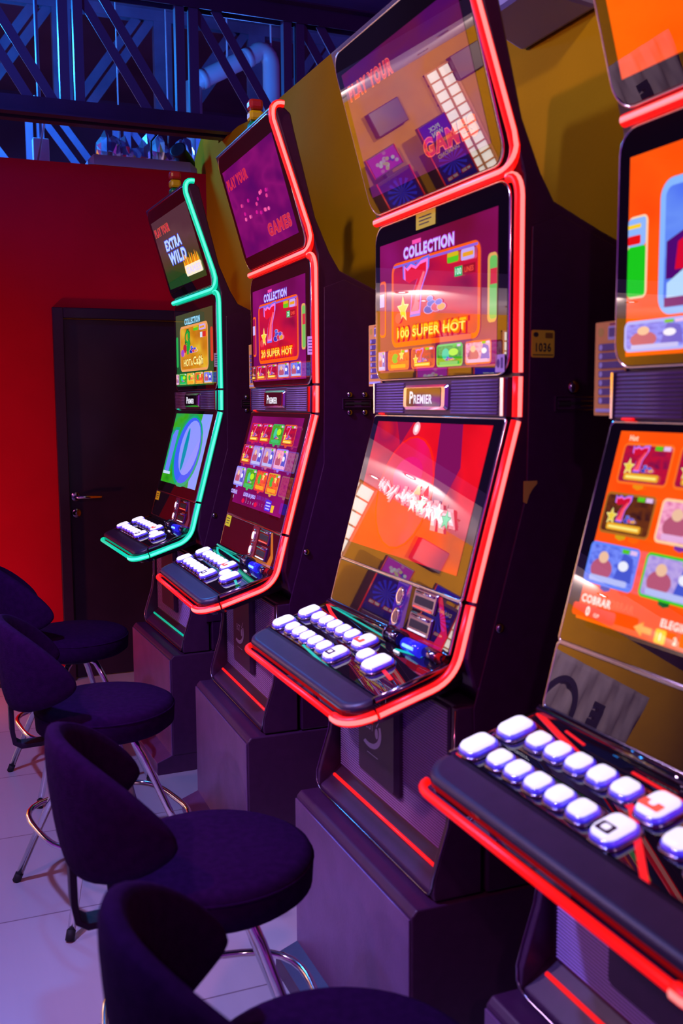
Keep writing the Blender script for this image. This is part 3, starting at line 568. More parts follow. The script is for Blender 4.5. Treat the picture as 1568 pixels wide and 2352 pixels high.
# ------------------------------------------------------------------ slot machine
W = 0.683
FACE_T = ((-0.006, 1.985), (-0.116, 2.365)); FACE_M = ((0.002, 1.572), (0.002, 1.957)); FACE_P = ((-0.001, 1.486), (0.002, 1.566)); FACE_L = ((-0.101, 1.115), (-0.001, 1.483)); FACE_B = ((-0.129, 1.004), (-0.101, 1.112))
Y0, Y1 = 0.030, W-0.010       # near and far edges of the glass fronts
def face(p, y=Y1, off=0.0):
    (xa, za), (xb, zb) = p
    f = Fr((xa, y, za), (0, -1, 0), (xb-xa, 0, zb-za)); f.P = f.P + f.n*off
    return f, math.hypot(xb-xa, zb-za)
def outline_tube(mb, fr, ol, c, r, m): mb.tube([fr.pt(x, y, c) for x, y in ol], r, m, 6, closed=True)
def push_button(root, fr, a, b, wa, wb, shade=None):
    mb = MB(); ol = rr_outline(a-wa/2, b-wb/2, a+wa/2, b+wb/2, min(wa, wb)*0.30)
    slab(mb, fr, inset(ol, -0.004), 0.0, 0.006, DCHROME, 0.002, True); slab(mb, fr, ol, 0.004, 0.013, CLEAR, 0.002, True)
    o = mb.build('push_button', root); mb = MB(); o2 = inset(ol, 0.0028)
    loops = [[fr.pt(x, y, c) for x, y in inset(o2, d)] for d, c in ((0, 0.011), (0.0, 0.015), (0.003, 0.0185), (0.008, 0.020))]
    mb.loft(loops, CAP, True)
    if shade == 'red': slab(mb, fr, rr_outline(a-wa*0.38, b+wb*0.05, a+wa*0.38, b+wb*0.32, 0.003), 0.0195, 0.0203, REDCAP, 0.0003); slab(mb, fr, rr_outline(a-wa*0.12, b-wb*0.02, a+wa*0.12, b+wb*0.2, 0.003), 0.0200, 0.0207, CAP, 0.0003)
    if shade == 'window': slab(mb, fr, rr_outline(a-wa*0.28, b+wb*0.02, a+wa*0.28, b+wb*0.34, 0.003), 0.0195, 0.0203, SATIN, 0.0003); slab(mb, fr, rr_outline(a-wa*0.14, b+wb*0.08, a+wa*0.14, b+wb*0.26, 0.003), 0.0200, 0.0207, CAP, 0.0003)
    mb.build('cap', o)
def machine(label, loc, rz, strip, v, accents, card=True, lamp=True, stickers=(), lock='slot'):
    root = empty('slot_machine', loc, rz); tag(root, label, 'slot machine', 'slot machines along the mustard wall')
    SE, SCORE = STRIPS[strip]
    # cabinet shell in side profile
    prof = [(-0.116, 2.378), (-0.088, 2.376), (-0.062, 2.355), (-0.052, 2.31), (0.012, 2.063), (0.056, 1.964), (0.088, 1.912), (0.20, 1.862), (0.395, 1.785), (0.395, 0.4965), (-0.050, 0.4965), (-0.050, 0.895), (-0.085, 0.94), (-0.100, 1.0), (-0.085, 1.113), (0.014, 1.48), (0.016, 1.57), (0.016, 1.957), (0.008, 1.985)]
    mb = MB(); mb.loft([[(x, y, z) for x, z in prof] for y in (0.0, W)], BODY); body = mb.build('cabinet_body', root, bevel=0.005)
    # raised side panel with the seam line seen on the near side
    for y0, y1 in ((-0.004, 0.0005), (W-0.0005, W+0.004)):
        mb = MB(); sp = [(0.035, 1.86), (0.03, 1.33), (-0.05, 1.034), (-0.088, 0.896), (-0.075, 0.62), (0.385, 0.62), (0.385, 1.77), (0.20, 1.845), (0.10, 1.885)]
        mb.loft([[(x, y, z) for x, z in sp] for y in (y0, y1)], BODY); mb.build('side_panel', root, bevel=0.002)
    # displays
    for nm, F, pic, (ax0, ax1, by0, by1), rad in (('top_display', FACE_T, pic_top, (0.030, 0.036, 0.045, 0.052), 0.045), ('middle_display', FACE_M, pic_mid, (0.030, 0.040, 0.018, 0.048), 0.04), ('lower_display', FACE_L, pic_low, (0.034, 0.038, 0.046, 0.016), 0.008)):
        fr, h = face(F); wd = Y1-Y0; mb = MB(); ol = rr_outline(0, 0, wd, h, rad); slab(mb, fr, ol, -0.026, 0.0, BLACK, 0.003); d = mb.build(nm, root)
        A = Art(Fr(fr.pt(ax0, by0), fr.a, fr.b)); pic(A, wd-ax0-ax1, h-by0-by1, v); A.build('screen', d)
        mb = MB(); outline_tube(mb, fr, ol, -0.004, 0.0035, CHROME); mb.build('chrome_trim', d)
    # ribbed loudspeaker panel with name badge
    fr, h = face(FACE_P); wd = Y1-Y0; mb = MB(); slab(mb, fr, rr_outline(0, 0, wd, h, 0.002), -0.02, 0.0, SATIN, 0.002)
    for k in range(11):
        for a0, a1 in ((0.012, wd*0.27), (wd*0.645, wd-0.03)): 
            mb.tube([fr.pt(a0, 0.006+k*(h-0.012)/10, 0.0005), fr.pt(a1, 0.006+k*(h-0.012)/10, 0.0005)], 0.0026, RIB, 6)
    sp = mb.build('speaker_panel', root)
    mb = MB(); slab(mb, fr, rr_outline(wd*0.285, 0.012, wd*0.63, h-0.010, 0.008), 0.0, 0.010, CHROME, 0.006); slab(mb, fr, rr_outline(wd*0.32, 0.019, wd*0.595, h-0.017, 0.004), 0.009, 0.0112, mat('badge_black', (0.02, 0.01, 0.02), 0.05, 0, 2.2), 0.001); nb = mb.build('name_badge', sp)
    A = Art(Fr(fr.pt(wd*0.35, 0.026, 0.0114), fr.a, fr.b), 0.0002); A.text('P', 0.010, 0.0145, 0.029, '#f4f0ff', 0.03, 0.019); A.text('REMIER', 0.070, 0.0105, 0.021, '#f4f0ff', 0.03, 0.094); A.build('lettering', nb)
    for a_, t_ in ((wd-0.010, 0.012), (0.003, 0.006)):
        mb = MB(); mb.box(fr.pt(a_, h/2, 0.0), (0.01, t_, h*0.96), CHROME); mb.build('chrome_trim', sp)
    mb = MB(); mb.box(fr.pt(0.045, 0.001, 0.001), (0.006, 0.03, 0.004), SE); mb.build('glow_slot', sp, bevel=0.0015)
    # payment panel below the lower screen
    fr, h = face(FACE_B); mb = MB(); slab(mb, fr, rr_outline(0, 0, wd, h, 0.006), -0.02, 0.0, BLACK, 0.003); pp = mb.build('payment_panel', root)
    mb = MB(); outline_tube(mb, fr, rr_outline(0, 0, wd, h, 0.006), -0.003, 0.003, CHROME); mb.build('chrome_trim', pp)
    for b0 in (0.030, 0.078):
        mb = MB(); loops = [[fr.pt(wd*0.60+0.018*math.cos(2*PI*k/20)*s, b0+0.022*math.sin(2*PI*k/20)*s, c) for k in range(20)] for s, c in ((1.0, 0.0), (1.0, 0.004), (0.8, 0.006), (0.62, 0.004))]
        mb.loft(loops, CHROME, True); loops = [[fr.pt(wd*0.60+0.010*math.cos(2*PI*k/20), b0+0.013*math.sin(2*PI*k/20), c) for k in range(20)] for c in (0.003, 0.006)]; mb.loft(loops, CAP if v != 'violet' else DCHROME); mb.build('oval_button', pp)
    for b0, nm in ((0.064, 'note_slot'), (0.012, 'ticket_slot')):
        mb = MB(); slab(mb, fr, rr_outline(wd*0.70, b0, wd*0.865, b0+0.046, 0.004), 0.0, 0.005, DCHROME, 0.003); slab(mb, fr, rr_outline(wd*0.715, b0+0.012, wd*0.85, b0+0.03, 0.003), 0.004, 0.0058, INK, 0.001); mb.tube([fr.pt(wd*0.72, b0+0.038, 0.006), fr.pt(wd*0.845, b0+0.038, 0.006)], 0.003, CHROME, 6); mb.tube([fr.pt(wd*0.72, b0+0.006, 0.006), fr.pt(wd*0.845, b0+0.006, 0.006)], 0.002, CAP if nm == 'ticket_slot' else REDCAP, 6); mb.build(nm, pp)
    A = Art(Fr(fr.pt(wd*0.555, 0.002, 0.0), fr.a, fr.b), 0.0003)
    c1, c2 = {'violet': ('#6a30e0', '#e01838'), 'purple': ('#b04060', '#e88030'), 'green': ('#602050', '#703050'), 'orange': ('#40184a', '#581c50')}[v]
    A.rect(0, 0, 0.07, h*0.96, em(c1, 0.35), 0.005); A.poly([(wd*0.30, h*0.95), (wd*0.33, h*0.95), (wd*0.415, h*0.3), (wd*0.40, 0.0), (wd*0.33, 0.0), (wd*0.37, h*0.35)], em(c2, 0.7)); A.poly([(0.06, 0.0), (wd*0.345, 0.0), (wd*0.34, h*0.10), (0.06, h*0.08)], em(c2, 0.5)); A.build('printed_panel', pp)
    # button deck
    dk = Fr((-0.138, 0, 0.990), (0, 1, 0), (-0.198, 0, -0.061)); L = 0.228
    def deck_ol(b0, b1, rad, d=0.0, seg=7):
        o = [(0+d, b0), (W-d, b0)]
        o += [(W-d-rad+rad*math.cos(math.radians(a)), b1-d-rad+rad*math.sin(math.radians(a))) for a in [90*k/seg for k in range(seg+1)]]
        o += [(d+rad-rad*math.cos(math.radians(a)), b1-d-rad+rad*math.sin(math.radians(a))) for a in [90-90*k/seg for k in range(seg+1)]]
        return o
    mb = MB(); mb.loft([[dk.pt(x, y, c) for x, y in deck_ol(-0.02, L+0.006, 0.055, d)] for d, c in ((0.02, -0.055), (0.004, -0.036), (0.0, -0.022), (0.0, -0.004))], BLACK, False); deck = mb.build('button_deck', root)
    mb = MB(); mb.loft([[dk.pt(x, y, c) for x, y in deck_ol(0.0, L-0.055, 0.004, d)] for d, c in ((0.010, -0.004), (0.010, 0.0005), (0.012, 0.0015))], BLACK); mb.build('deck_plate', deck)
    mb = MB(); o = [(0.0, L-0.052), (W, L-0.052)]
    def pad_ol(d): 
        q = deck_ol(L-0.052, L+0.004, 0.05, d); return q
    mb.loft([[dk.pt(x, y, c) for x, y in pad_ol(d)] for d, c in ((0.001, -0.016), (0.0, -0.006), (0.004, 0.003), (0.014, 0.0045))], PAD, True); mb.build('armrest', deck)
    for a in (0.006, W-0.006): 
        mb = MB(); mb.tube([dk.pt(a, 0.0, 0.0), dk.pt(a, L-0.055, 0.0)], 0.007, DCHROME, 8); mb.build('side_rail', deck)
    mb = MB(); mb.tube([dk.pt(0.03, -0.006, 0.006), dk.pt(W-0.012, -0.006, 0.006)], 0.009, BLACK, 10); mb.build('hinge_bar', deck)
    # accents on the deck plate, a = along the row, b = towards the player
    def line(col, pts, wd_):
        mb = MB()
        for (a0, b0), (a1, b1) in zip(pts[:-1], pts[1:]):
            t = Vector((a1-a0, b1-b0)); t.normalize(); n = Vector((-t.y, t.x))*wd_/2
            lo = [[dk.pt(a+n.x*s, b+n.y*s, c) for (a, b) in ((a0, b0), (a1, b1)) for s in (1, -1)] for c in (0.001, 0.0028)]
            q = [[l[0], l[1], l[3], l[2]] for l in lo]; mb.loft(q, ACC[col])
        mb.build('accent_line', deck)
    for col, pts, wd_ in accents: line(col, pts, wd_)
    # sixteen push buttons in two rows
    Yl = [0.650, 0.580, 0.528, 0.474, 0.420, 0.366, 0.298]
    for i, y in enumerate(Yl):
        wide = i in (0, 6)
        push_button(deck, dk, y, 0.132, 0.052 if wide else 0.042, 0.058 if wide else 0.040, 'window' if i == 6 else None)
        push_button(deck, dk, y-0.004, 0.060, 0.052 if wide else 0.042, 0.058 if wide else 0.040, 'red' if i == 6 else None)
    push_button(deck, dk, 0.216, 0.092, 0.044, 0.042); push_button(deck, dk, 0.150, 0.096, 0.056, 0.066)
    # card reader lying at the back of the deck, and the lit coin cup
    mb = MB(); c0 = dk.pt(0.262, 0.006, 0.014); c1 = dk.pt(0.20, 0.006, 0.014); mb.tube([c0, c1], 0.018, BLACK, 14); mb.tube([c0+Vector((0, 0.004, 0)), c0-Vector((0, 0.002, 0))], 0.0205, DCHROME, 14); mb.tube([dk.pt(0.25, 0.018, 0.026), dk.pt(0.21, 0.018, 0.026)], 0.004, CHROME, 6); mb.build('card_reader', deck)
    mb = MB(); mb.tube([dk.pt(0.185, 0.008, 0.010), dk.pt(0.10, 0.008, 0.010)], [0.014, 0.016], mat('blue_glow', (0.02, 0.02, 0.3), 0.15, 0, 1.5, (0.02, 0.02, 0.85), 0.8), 12); mb.tube([dk.pt(0.17, 0.020, 0.016), dk.pt(0.12, 0.020, 0.017)], 0.004, mat('cyan_glow', (0.1, 0.2, 0.4), 0.2, 0, 1.5, (0.25, 0.6, 1.0), 1.3), 8)
    for k in range(3): mb.lathe([(0.0, 0), (0.003, 0), (0.003, 0.003), (0, 0.003)], dk.pt(0.19-0.009*k, 0.036, 0.002), CAP, 8)
    mb.build('coin_entry', deck)
    mb = MB(); mb.tube([dk.pt(0.09, 0.006, 0.012), dk.pt(0.035, 0.006, 0.012)], 0.012, DCHROME, 12); mb.build('roller', deck)
    # neon strips
    def bez(p0, p1, p2, n=8): return [tuple(Vector(p0)*(1-t)**2+Vector(p1)*2*t*(1-t)+Vector(p2)*t*t) for t in [k/n for k in range(n+1)]]
    ys = -0.003; R = 0.0105
    def strip_obj(pts, outs, r=R, core=True, rad=None):
        mb = MB(); mb.tube(pts, rad or r, SE, 20, False, SCORE if core else None, outs, 19); mb.build('neon_strip', root)
    n_, f_ = (0, -1, 0), (-1, 0, 0)
    top = bez((-0.085, ys, 2.378), (-0.128, ys, 2.385), (-0.119, ys, 2.33), 7) + [(-0.014, ys, 2.035)] + bez((-0.008, ys, 2.02), (-0.002, ys, 1.972), (-0.004, 0.045, 1.9685), 8)[1:] + [(-0.004, W-0.03, 1.9685)]
    no = len(top)-10; strip_obj(top, [n_]*no + [(-k/9.0, -(1-k/9.0), 0) for k in range(1, 10)] + [f_]) if no+10 == len(top) else None
    mid = bez((0.000, 0.030, 1.956), (0.004, ys, 1.958), (0.006, ys, 1.915), 6) + [(0.007, ys, 1.574)]
    strip_obj(mid, [n_]*len(mid)); strip_obj([(0.007, ys, 1.566), (0.006, ys, 1.486)], [n_]*2); strip_obj([(0.004, ys, 1.478), (-0.094, ys, 1.119)], [n_]*2)
    low = [(-0.096, ys, 1.111), (-0.116, ys, 1.035)] + bez((-0.120, ys, 1.02), (-0.133, ys, 0.967), (-0.185, ys, 0.950), 8) + [(-0.30, ys, 0.914)]
    strip_obj(low, [n_]*len(low))
    cor = bez((-0.305, ys, 0.9125), (-0.369, ys, 0.895), (-0.367, 0.062, 0.898), 8)
    strip_obj(cor, [(-k/8.0, -(1-k/8.0), 0) for k in range(9)])
    frt = [(-0.367, 0.066, 0.898), (-0.367, W-0.075, 0.898)] + bez((-0.367, W-0.06, 0.898), (-0.367, W-0.01, 0.897), (-0.345, W-0.006, 0.902), 5)
    strip_obj(frt, [f_]*len(frt), 0.007, False)
    # pedestal front: flared frame, recessed ribbed grille, access door with the maker's emblem
    cheek = [(-0.060, 0.90), (-0.122, 0.90), (-0.126, 0.72), (-0.137, 0.65), (-0.158, 0.585), (-0.170, 0.545), (-0.172, 0.515), (-0.168, 0.4975), (-0.060, 0.4975)]
    mb = MB()
    for y0, y1 in ((0.006, 0.026), (W-0.026, W-0.006)): mb.loft([[(x, y, z) for x, z in cheek] for y in (y0, y1)], SATIN)
    mb.loft([[(x, y, z) for x, z in ((-0.060, 0.90), (-0.112, 0.90), (-0.112, 0.56), (-0.128, 0.545), (-0.168, 0.512), (-0.168, 0.4975), (-0.060, 0.4975))] for y in (0.025, W-0.025)], SATIN)
    ped = mb.build('pedestal_front', root, bevel=0.003)
    mb = MB(); tr = [(-0.123, 0.008, 0.895), (-0.127, 0.008, 0.72), (-0.138, 0.008, 0.65), (-0.159, 0.008, 0.585), (-0.1715, 0.009, 0.545), (-0.174, 0.014, 0.520), (-0.172, 0.028, 0.505), (-0.171, 0.045, 0.501)]
    mb.tube(tr + [(x, W-y, z) for x, y, z in tr[::-1]], 0.0026, DCHROME, 6); mb.build('edge_trim', ped)
    pf = Fr((-0.1125, W-0.045, 0.562), (0, -1, 0), (0.0, 0, 1)); GW = W-0.045-0.045; GH = 0.33
    mb = MB(); slab(mb, pf, rr_outline(0, 0, GW, GH, 0.004), -0.004, 0.006, SATIN, 0.004)
    for k in range(50): mb.tube([pf.pt(0.006, 0.010+k*0.0063, 0.006), pf.pt(GW-0.006, 0.010+k*0.0063, 0.006)], 0.0021, GRILL, 4)
    mb.build('grille', ped)
    mb = MB(); slab(mb, pf, rr_outline(GW*0.27, 0.050, GW*0.64, GH-0.004, 0.012), 0.0, 0.026, SATIN, 0.010); ad = mb.build('access_door', ped)
    A = Art(Fr(pf.pt(GW*0.27+0.055, 0.088, 0.026), pf.a, pf.b), 0.0004); WL = mat('emblem_print', (0.75, 0.75, 0.88), 0.4) if v in ('violet', 'purple') else SATIN
    A.text('EGT', 0.022, 0.098, 0.022, WL, 0.01, 0.044); A.ell(0.062, 0.088, 0.009, 0.013, WL)
    arc = [(0.02+0.07*math.cos(math.radians(a)), 0.090+0.048*math.sin(math.radians(a))) for a in range(-120, 25, 12)]; arc2 = [(0.018+0.058*math.cos(math.radians(a)), 0.092+0.038*math.sin(math.radians(a))) for a in range(20, -121, -12)]
    A.poly(arc+arc2, WL); A.poly([(0.060, 0.105), (0.063, 0.103), (0.082, 0.125), (0.080, 0.127)], WL); A.rect(0.008, 0.028, 0.070, 0.030, WL); A.build('emblem', ad)
    mb = MB(); mb.tube([(-0.138, W-0.05, 0.5435), (-0.138, 0.05, 0.5435)], 0.0045, ACC[strip], 8); mb.build('floor_glow_strip', ped)
    # under-deck lock
    mb = MB(); mb.lathe([(0, 0), (0.008, 0), (0.008, 0.016), (0, 0.016)], (-0.20, 0.10, 0.905), DCHROME, 12, (0, 0, 1)); mb.build('cam_lock', deck)
    # lock plate on the near side
    mb = MB(); lx, lz = 0.140, 1.512
    mb.box((lx, -0.006, lz), (0.096, 0.006, 0.032), SATIN); mb.box((lx, -0.0095, lz+0.013), (0.094, 0.003, 0.0025), DCHROME); mb.box((lx, -0.0095, lz-0.013), (0.094, 0.003, 0.0025), DCHROME)
    for q in (-1, 1): mb.box((lx+q*0.046, -0.0095, lz), (0.0025, 0.003, 0.028), DCHROME); mb.box((lx+q*0.027, -0.0095, lz+0.005), (0.03, 0.002, 0.003), DCHROME); mb.box((lx+q*0.027, -0.0095, lz-0.005), (0.03, 0.002, 0.003), DCHROME)
    mb.box((lx, -0.0095, lz), (0.076, 0.002, 0.006), INK); lp = mb.build('lock_plate', root)
    for dx, dz in (((-0.025, 0.027), (0.025, 0.027), (-0.025, -0.027), (0.025, -0.027)) if lock == 'slot' else ((-0.003, 0.033),)):
        mb = MB(); r = 0.0095 if lock == 'slot' else 0.0135; mb.lathe([(0, 0), (r, 0), (r, 0.004), (r*0.7, 0.008), (0, 0.009)], (lx+dx, -0.004, lz+dz), DCHROME, 16, (0, -1, 0)); mb.build('bolt', lp)
    mb = MB(); mb.lathe([(0, 0), (0.011, 0), (0.009, 0.006), (0, 0.007)], (-0.03, -0.004, 1.06), DCHROME, 14, (0, -1, 0)); mb.build('side_bolt', root)
    # notice card on the far side, facing the player
    if card:
        cf = Fr((0.012, W+0.056, card), (0, -1, 0), (0, 0, 1)); mb = MB(); slab(mb, cf, rr_outline(0, 0, 0.085, 0.16, 0.002), -0.001, 0.0005, PAPER, 0.0003); cd = mb.build('notice_card', root); cd['label'] = 'pale orange printed notice card with violet rows'
        A = Art(cf, 0.0008); VI = mat('violet_print', (0.10, 0.05, 0.25), 0.6); WH = mat('white_print', (0.55, 0.6, 0.85), 0.6); YE = mat('yellow_print', (0.7, 0.5, 0.05), 0.6); RE = mat('red_print', (0.4, 0.05, 0.1), 0.6)
        A.ell(0.016, 0.143, 0.008, 0.008, YE); A.rect(0.036, 0.129, 0.085, 0.152, WH); A.rect(0.038, 0.134, 0.083, 0.149, VI); A.rect(0.04, 0.153, 0.085, 0.157, RE)
        for k in range(7): A.rect(0.013, 0.020+k*0.0152, 0.084, 0.0315+k*0.0152, VI, 0.003); A.ell(0.019, 0.0257+k*0.0152, 0.0045, 0.005, WH)
        A.rect(0.008, 0.006, 0.08, 0.012, WH); A.build('print', cd)
        mb = MB(); mb.box((0.017, W+0.01, card+0.08), (0.006, 0.05, 0.02), SATIN); mb.build('card_bracket', cd)
    if lamp:
        lo = empty('signal_lamp', (-0.065, W*0.52, 2.374), 0, root)
        def seg(nm, z0, z1, m, s=0.023):
            mb = MB(); mb.box((0, 0, (z0+z1)/2), (s*2, s*2, z1-z0), m); mb.build(nm, lo, bevel=0.010)
        seg('green_segment', 0.010, 0.044, mat('lamp_green', (0.0, 0.22, 0.12), 0.25)); seg('yellow_segment', 0.045, 0.079, mat('lamp_yellow', (0.62, 0.40, 0.01), 0.25)); seg('red_segment', 0.080, 0.114, mat('lamp_red', (0.42, 0.02, 0.03), 0.25)); mb = MB(); mb.box((0, 0, 0.005), (0.06, 0.06, 0.014), CHROME); mb.build('lamp_base', lo, bevel=0.003)
    for kind in stickers:
        if kind == 'number':
            sf = Fr((0.036, -0.0045, 1.604), (1, 0, 0), (0, 0, 1)); mb = MB(); slab(mb, sf, rr_outline(0, 0, 0.054, 0.054, 0.004), -0.001, 0.0006, YSTICK, 0.0002); s = mb.build('number_sticker', root)
            A = Art(sf, 0.0008); A.text('1036', 0.028, 0.020, 0.018, INK, 0.03, 0.036); A.rect(0.032, 0.038, 0.050, 0.049, mat('brown_print', (0.2, 0.12, 0.01), 0.6), 0.002); A.ell(0.010, 0.045, 0.006, 0.005, INK); A.rect(0.003, 0.004, 0.051, 0.006, INK); A.build('print', s)
        if kind == 'corner':
            sf = Fr((0.022, -0.0047, 1.335), (1, 0, 0), (0, 0, 1)); mb = MB(); mb.loft([[sf.pt(x, y, c) for x, y in ((0.0, 0.022), (0.0, -0.02), (0.008, -0.024), (0.014, -0.006), (0.022, 0.006), (0.032, 0.016), (0.032, 0.022))] for c in (0, 0.0008)], mat('torn_tape', (0.6, 0.38, 0.06), 0.6)); mb.build('torn_tape', root)
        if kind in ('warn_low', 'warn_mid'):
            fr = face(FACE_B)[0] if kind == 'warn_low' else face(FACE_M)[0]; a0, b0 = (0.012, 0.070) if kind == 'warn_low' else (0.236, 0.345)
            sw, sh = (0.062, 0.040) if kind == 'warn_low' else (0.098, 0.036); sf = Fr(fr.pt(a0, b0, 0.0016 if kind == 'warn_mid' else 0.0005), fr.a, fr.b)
            mb = MB(); slab(mb, sf, rr_outline(0, 0, sw, sh, 0.001), 0, 0.0004, mat('brightened_yellow', (0.85, 0.95, 0.02), 0.4), 0.0001); s = mb.build('warning_sticker', root)  # base colour pushed yellow-green in place of missing green light
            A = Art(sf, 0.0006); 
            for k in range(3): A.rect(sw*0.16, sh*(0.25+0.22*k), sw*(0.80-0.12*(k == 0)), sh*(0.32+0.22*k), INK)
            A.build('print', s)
        if kind == 'label':
            sf = Fr((0.010, 0.006, 1.615), (0, -1, 0), (0, 0, 1)); sf = Fr((-0.0085, 0.027, 1.66), (0.02, -0.024, 0), (0, 0, 1)); mb = MB(); slab(mb, sf, rr_outline(0, 0, 0.030, 0.055, 0.001), 0, 0.0005, mat('lilac_label', (0.6, 0.5, 0.8), 0.5), 0.0002); s = mb.build('lilac_sticker', root)
            A = Art(sf, 0.0007); 
            for k in range(5): A.rect(0.004, 0.008+0.009*k, 0.026, 0.011+0.009*k, mat('violet_print', (0.1, 0.05, 0.25)))
            A.build('print', s)
        if kind == 'corner_label':
            fr, h = face(FACE_M); sf = Fr(fr.pt(0.60, 0.004, 0.0016), fr.a, fr.b); mb = MB(); slab(mb, sf, rr_outline(0, 0, 0.036, 0.036, 0.001), 0, 0.0004, mat('lilac_label', (0.6, 0.5, 0.8), 0.5), 0.0002); s = mb.build('lilac_sticker', root)
            A = Art(sf, 0.0006); A.ell(0.012, 0.018, 0.006, 0.009, mat('violet_print', (0.1, 0.05, 0.25))); A.rect(0.022, 0.008, 0.030, 0.030, mat('violet_print', (0.1, 0.05, 0.25)), 0.002); A.build('print', s)
    return root
RG = [('red', [(0.672, 0.0), (0.60, 0.02), (0.43, 0.055), (0.23, 0.078), (0.06, 0.108)], 0.008), ('green', [(0.665, -0.0), (0.30, 0.012)], 0.004), ('green', [(0.455, 0.155), (0.33, 0.165), (0.225, 0.172)], 0.006), ('green', [(0.20, 0.030), (0.10, 0.014)], 0.006), ('green', [(0.672, 0.01), (0.672, 0.11)], 0.003)]
GG = [('green', [(0.672, 0.0), (0.60, 0.02), (0.43, 0.05), (0.23, 0.068), (0.06, 0.10)], 0.008), ('green', [(0.665, 0.0), (0.10, 0.018)], 0.006), ('green', [(0.012, 0.03), (0.012, 0.15)], 0.003)]
DG = [('red', [(0.012, 0.02), (0.012, 0.07)], 0.004)]
OG = [('red', [(0.672, 0.0), (0.58, 0.022), (0.33, 0.078), (0.19, 0.172)], 0.010), ('red', [(0.672, 0.01), (0.672, 0.13)], 0.003), ('red', [(0.655, 0.168), (0.672, 0.158)], 0.010), ('red', [(0.40, 0.02), (0.10, 0.03)], 0.004), ('red', [(0.58, 0.008), (0.52, 0.016)], 0.004)]
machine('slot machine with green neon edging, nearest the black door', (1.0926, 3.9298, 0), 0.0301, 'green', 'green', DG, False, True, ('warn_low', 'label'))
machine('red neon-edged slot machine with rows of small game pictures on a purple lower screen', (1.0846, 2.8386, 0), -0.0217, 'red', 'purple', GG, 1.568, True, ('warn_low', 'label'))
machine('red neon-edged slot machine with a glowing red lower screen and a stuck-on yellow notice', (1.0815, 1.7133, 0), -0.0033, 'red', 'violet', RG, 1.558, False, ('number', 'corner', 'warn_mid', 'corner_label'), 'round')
machine('nearest slot machine with bright orange screens, cut off by the right edge', (1.0684, 0.7178, 0), -0.0051, 'red', 'orange', OG, 1.492, False, (), 'round')

# ------------------------------------------------------------------ stands under the machines
def stand(label, loc, rz, toe):
    root = empty('machine_stand', loc, rz); tag(root, label, 'stand', 'steel stands under the slot machines')
    mb = MB(); pr = [(-0.226, 0.075), (-0.226, 0.480), (-0.214, 0.4935), (0.395, 0.4935), (0.395, 0.075)]
    mb.loft([[(x, y, z) for x, z in pr] for y in (-0.003, W+0.003)], SATIN); mb.build('stand_body', root, bevel=0.004)
    mb = MB(); mb.box((-0.2285, W/2, 0.275), (0.005, W-0.002, 0.40), STEEL); mb.build('front_panel', root, bevel=0.0015)
    mb = MB(); pr = [(-0.290, 0.0), (-0.290, 0.052), (-0.222, 0.078), (0.385, 0.078), (0.385, 0.0)]
    mb.loft([[(x, y, z) for x, z in pr] for y in (0.0, W)], SATIN)
    mb.loft([[(x-0.002, y, z+0.002) for x, z in ((-0.29, 0.004), (-0.29, 0.05), (-0.224, 0.076), (-0.226, 0.070), (-0.286, 0.046))] for y in (0.002, W-0.002)], toe); mb.build('foot_plinth', root, bevel=0.002)
stand('steel stand with a red sheen, under the machine nearest the door', (1.0926, 3.9298, 0), 0.0301, STEEL)
stand('steel stand second from the door, under the purple-screened machine', (1.0846, 2.8386, 0), -0.0217, STEEL)
stand('violet-lit steel stand right behind the stool that shows its whole round seat', (1.0815, 1.7133, 0), -0.0033, SATIN)  # dark toe material stands in for the stool's shadow
stand('dark stand of the nearest machine, in the bottom right corner', (1.0684, 0.7178, 0), -0.0051, SATIN)

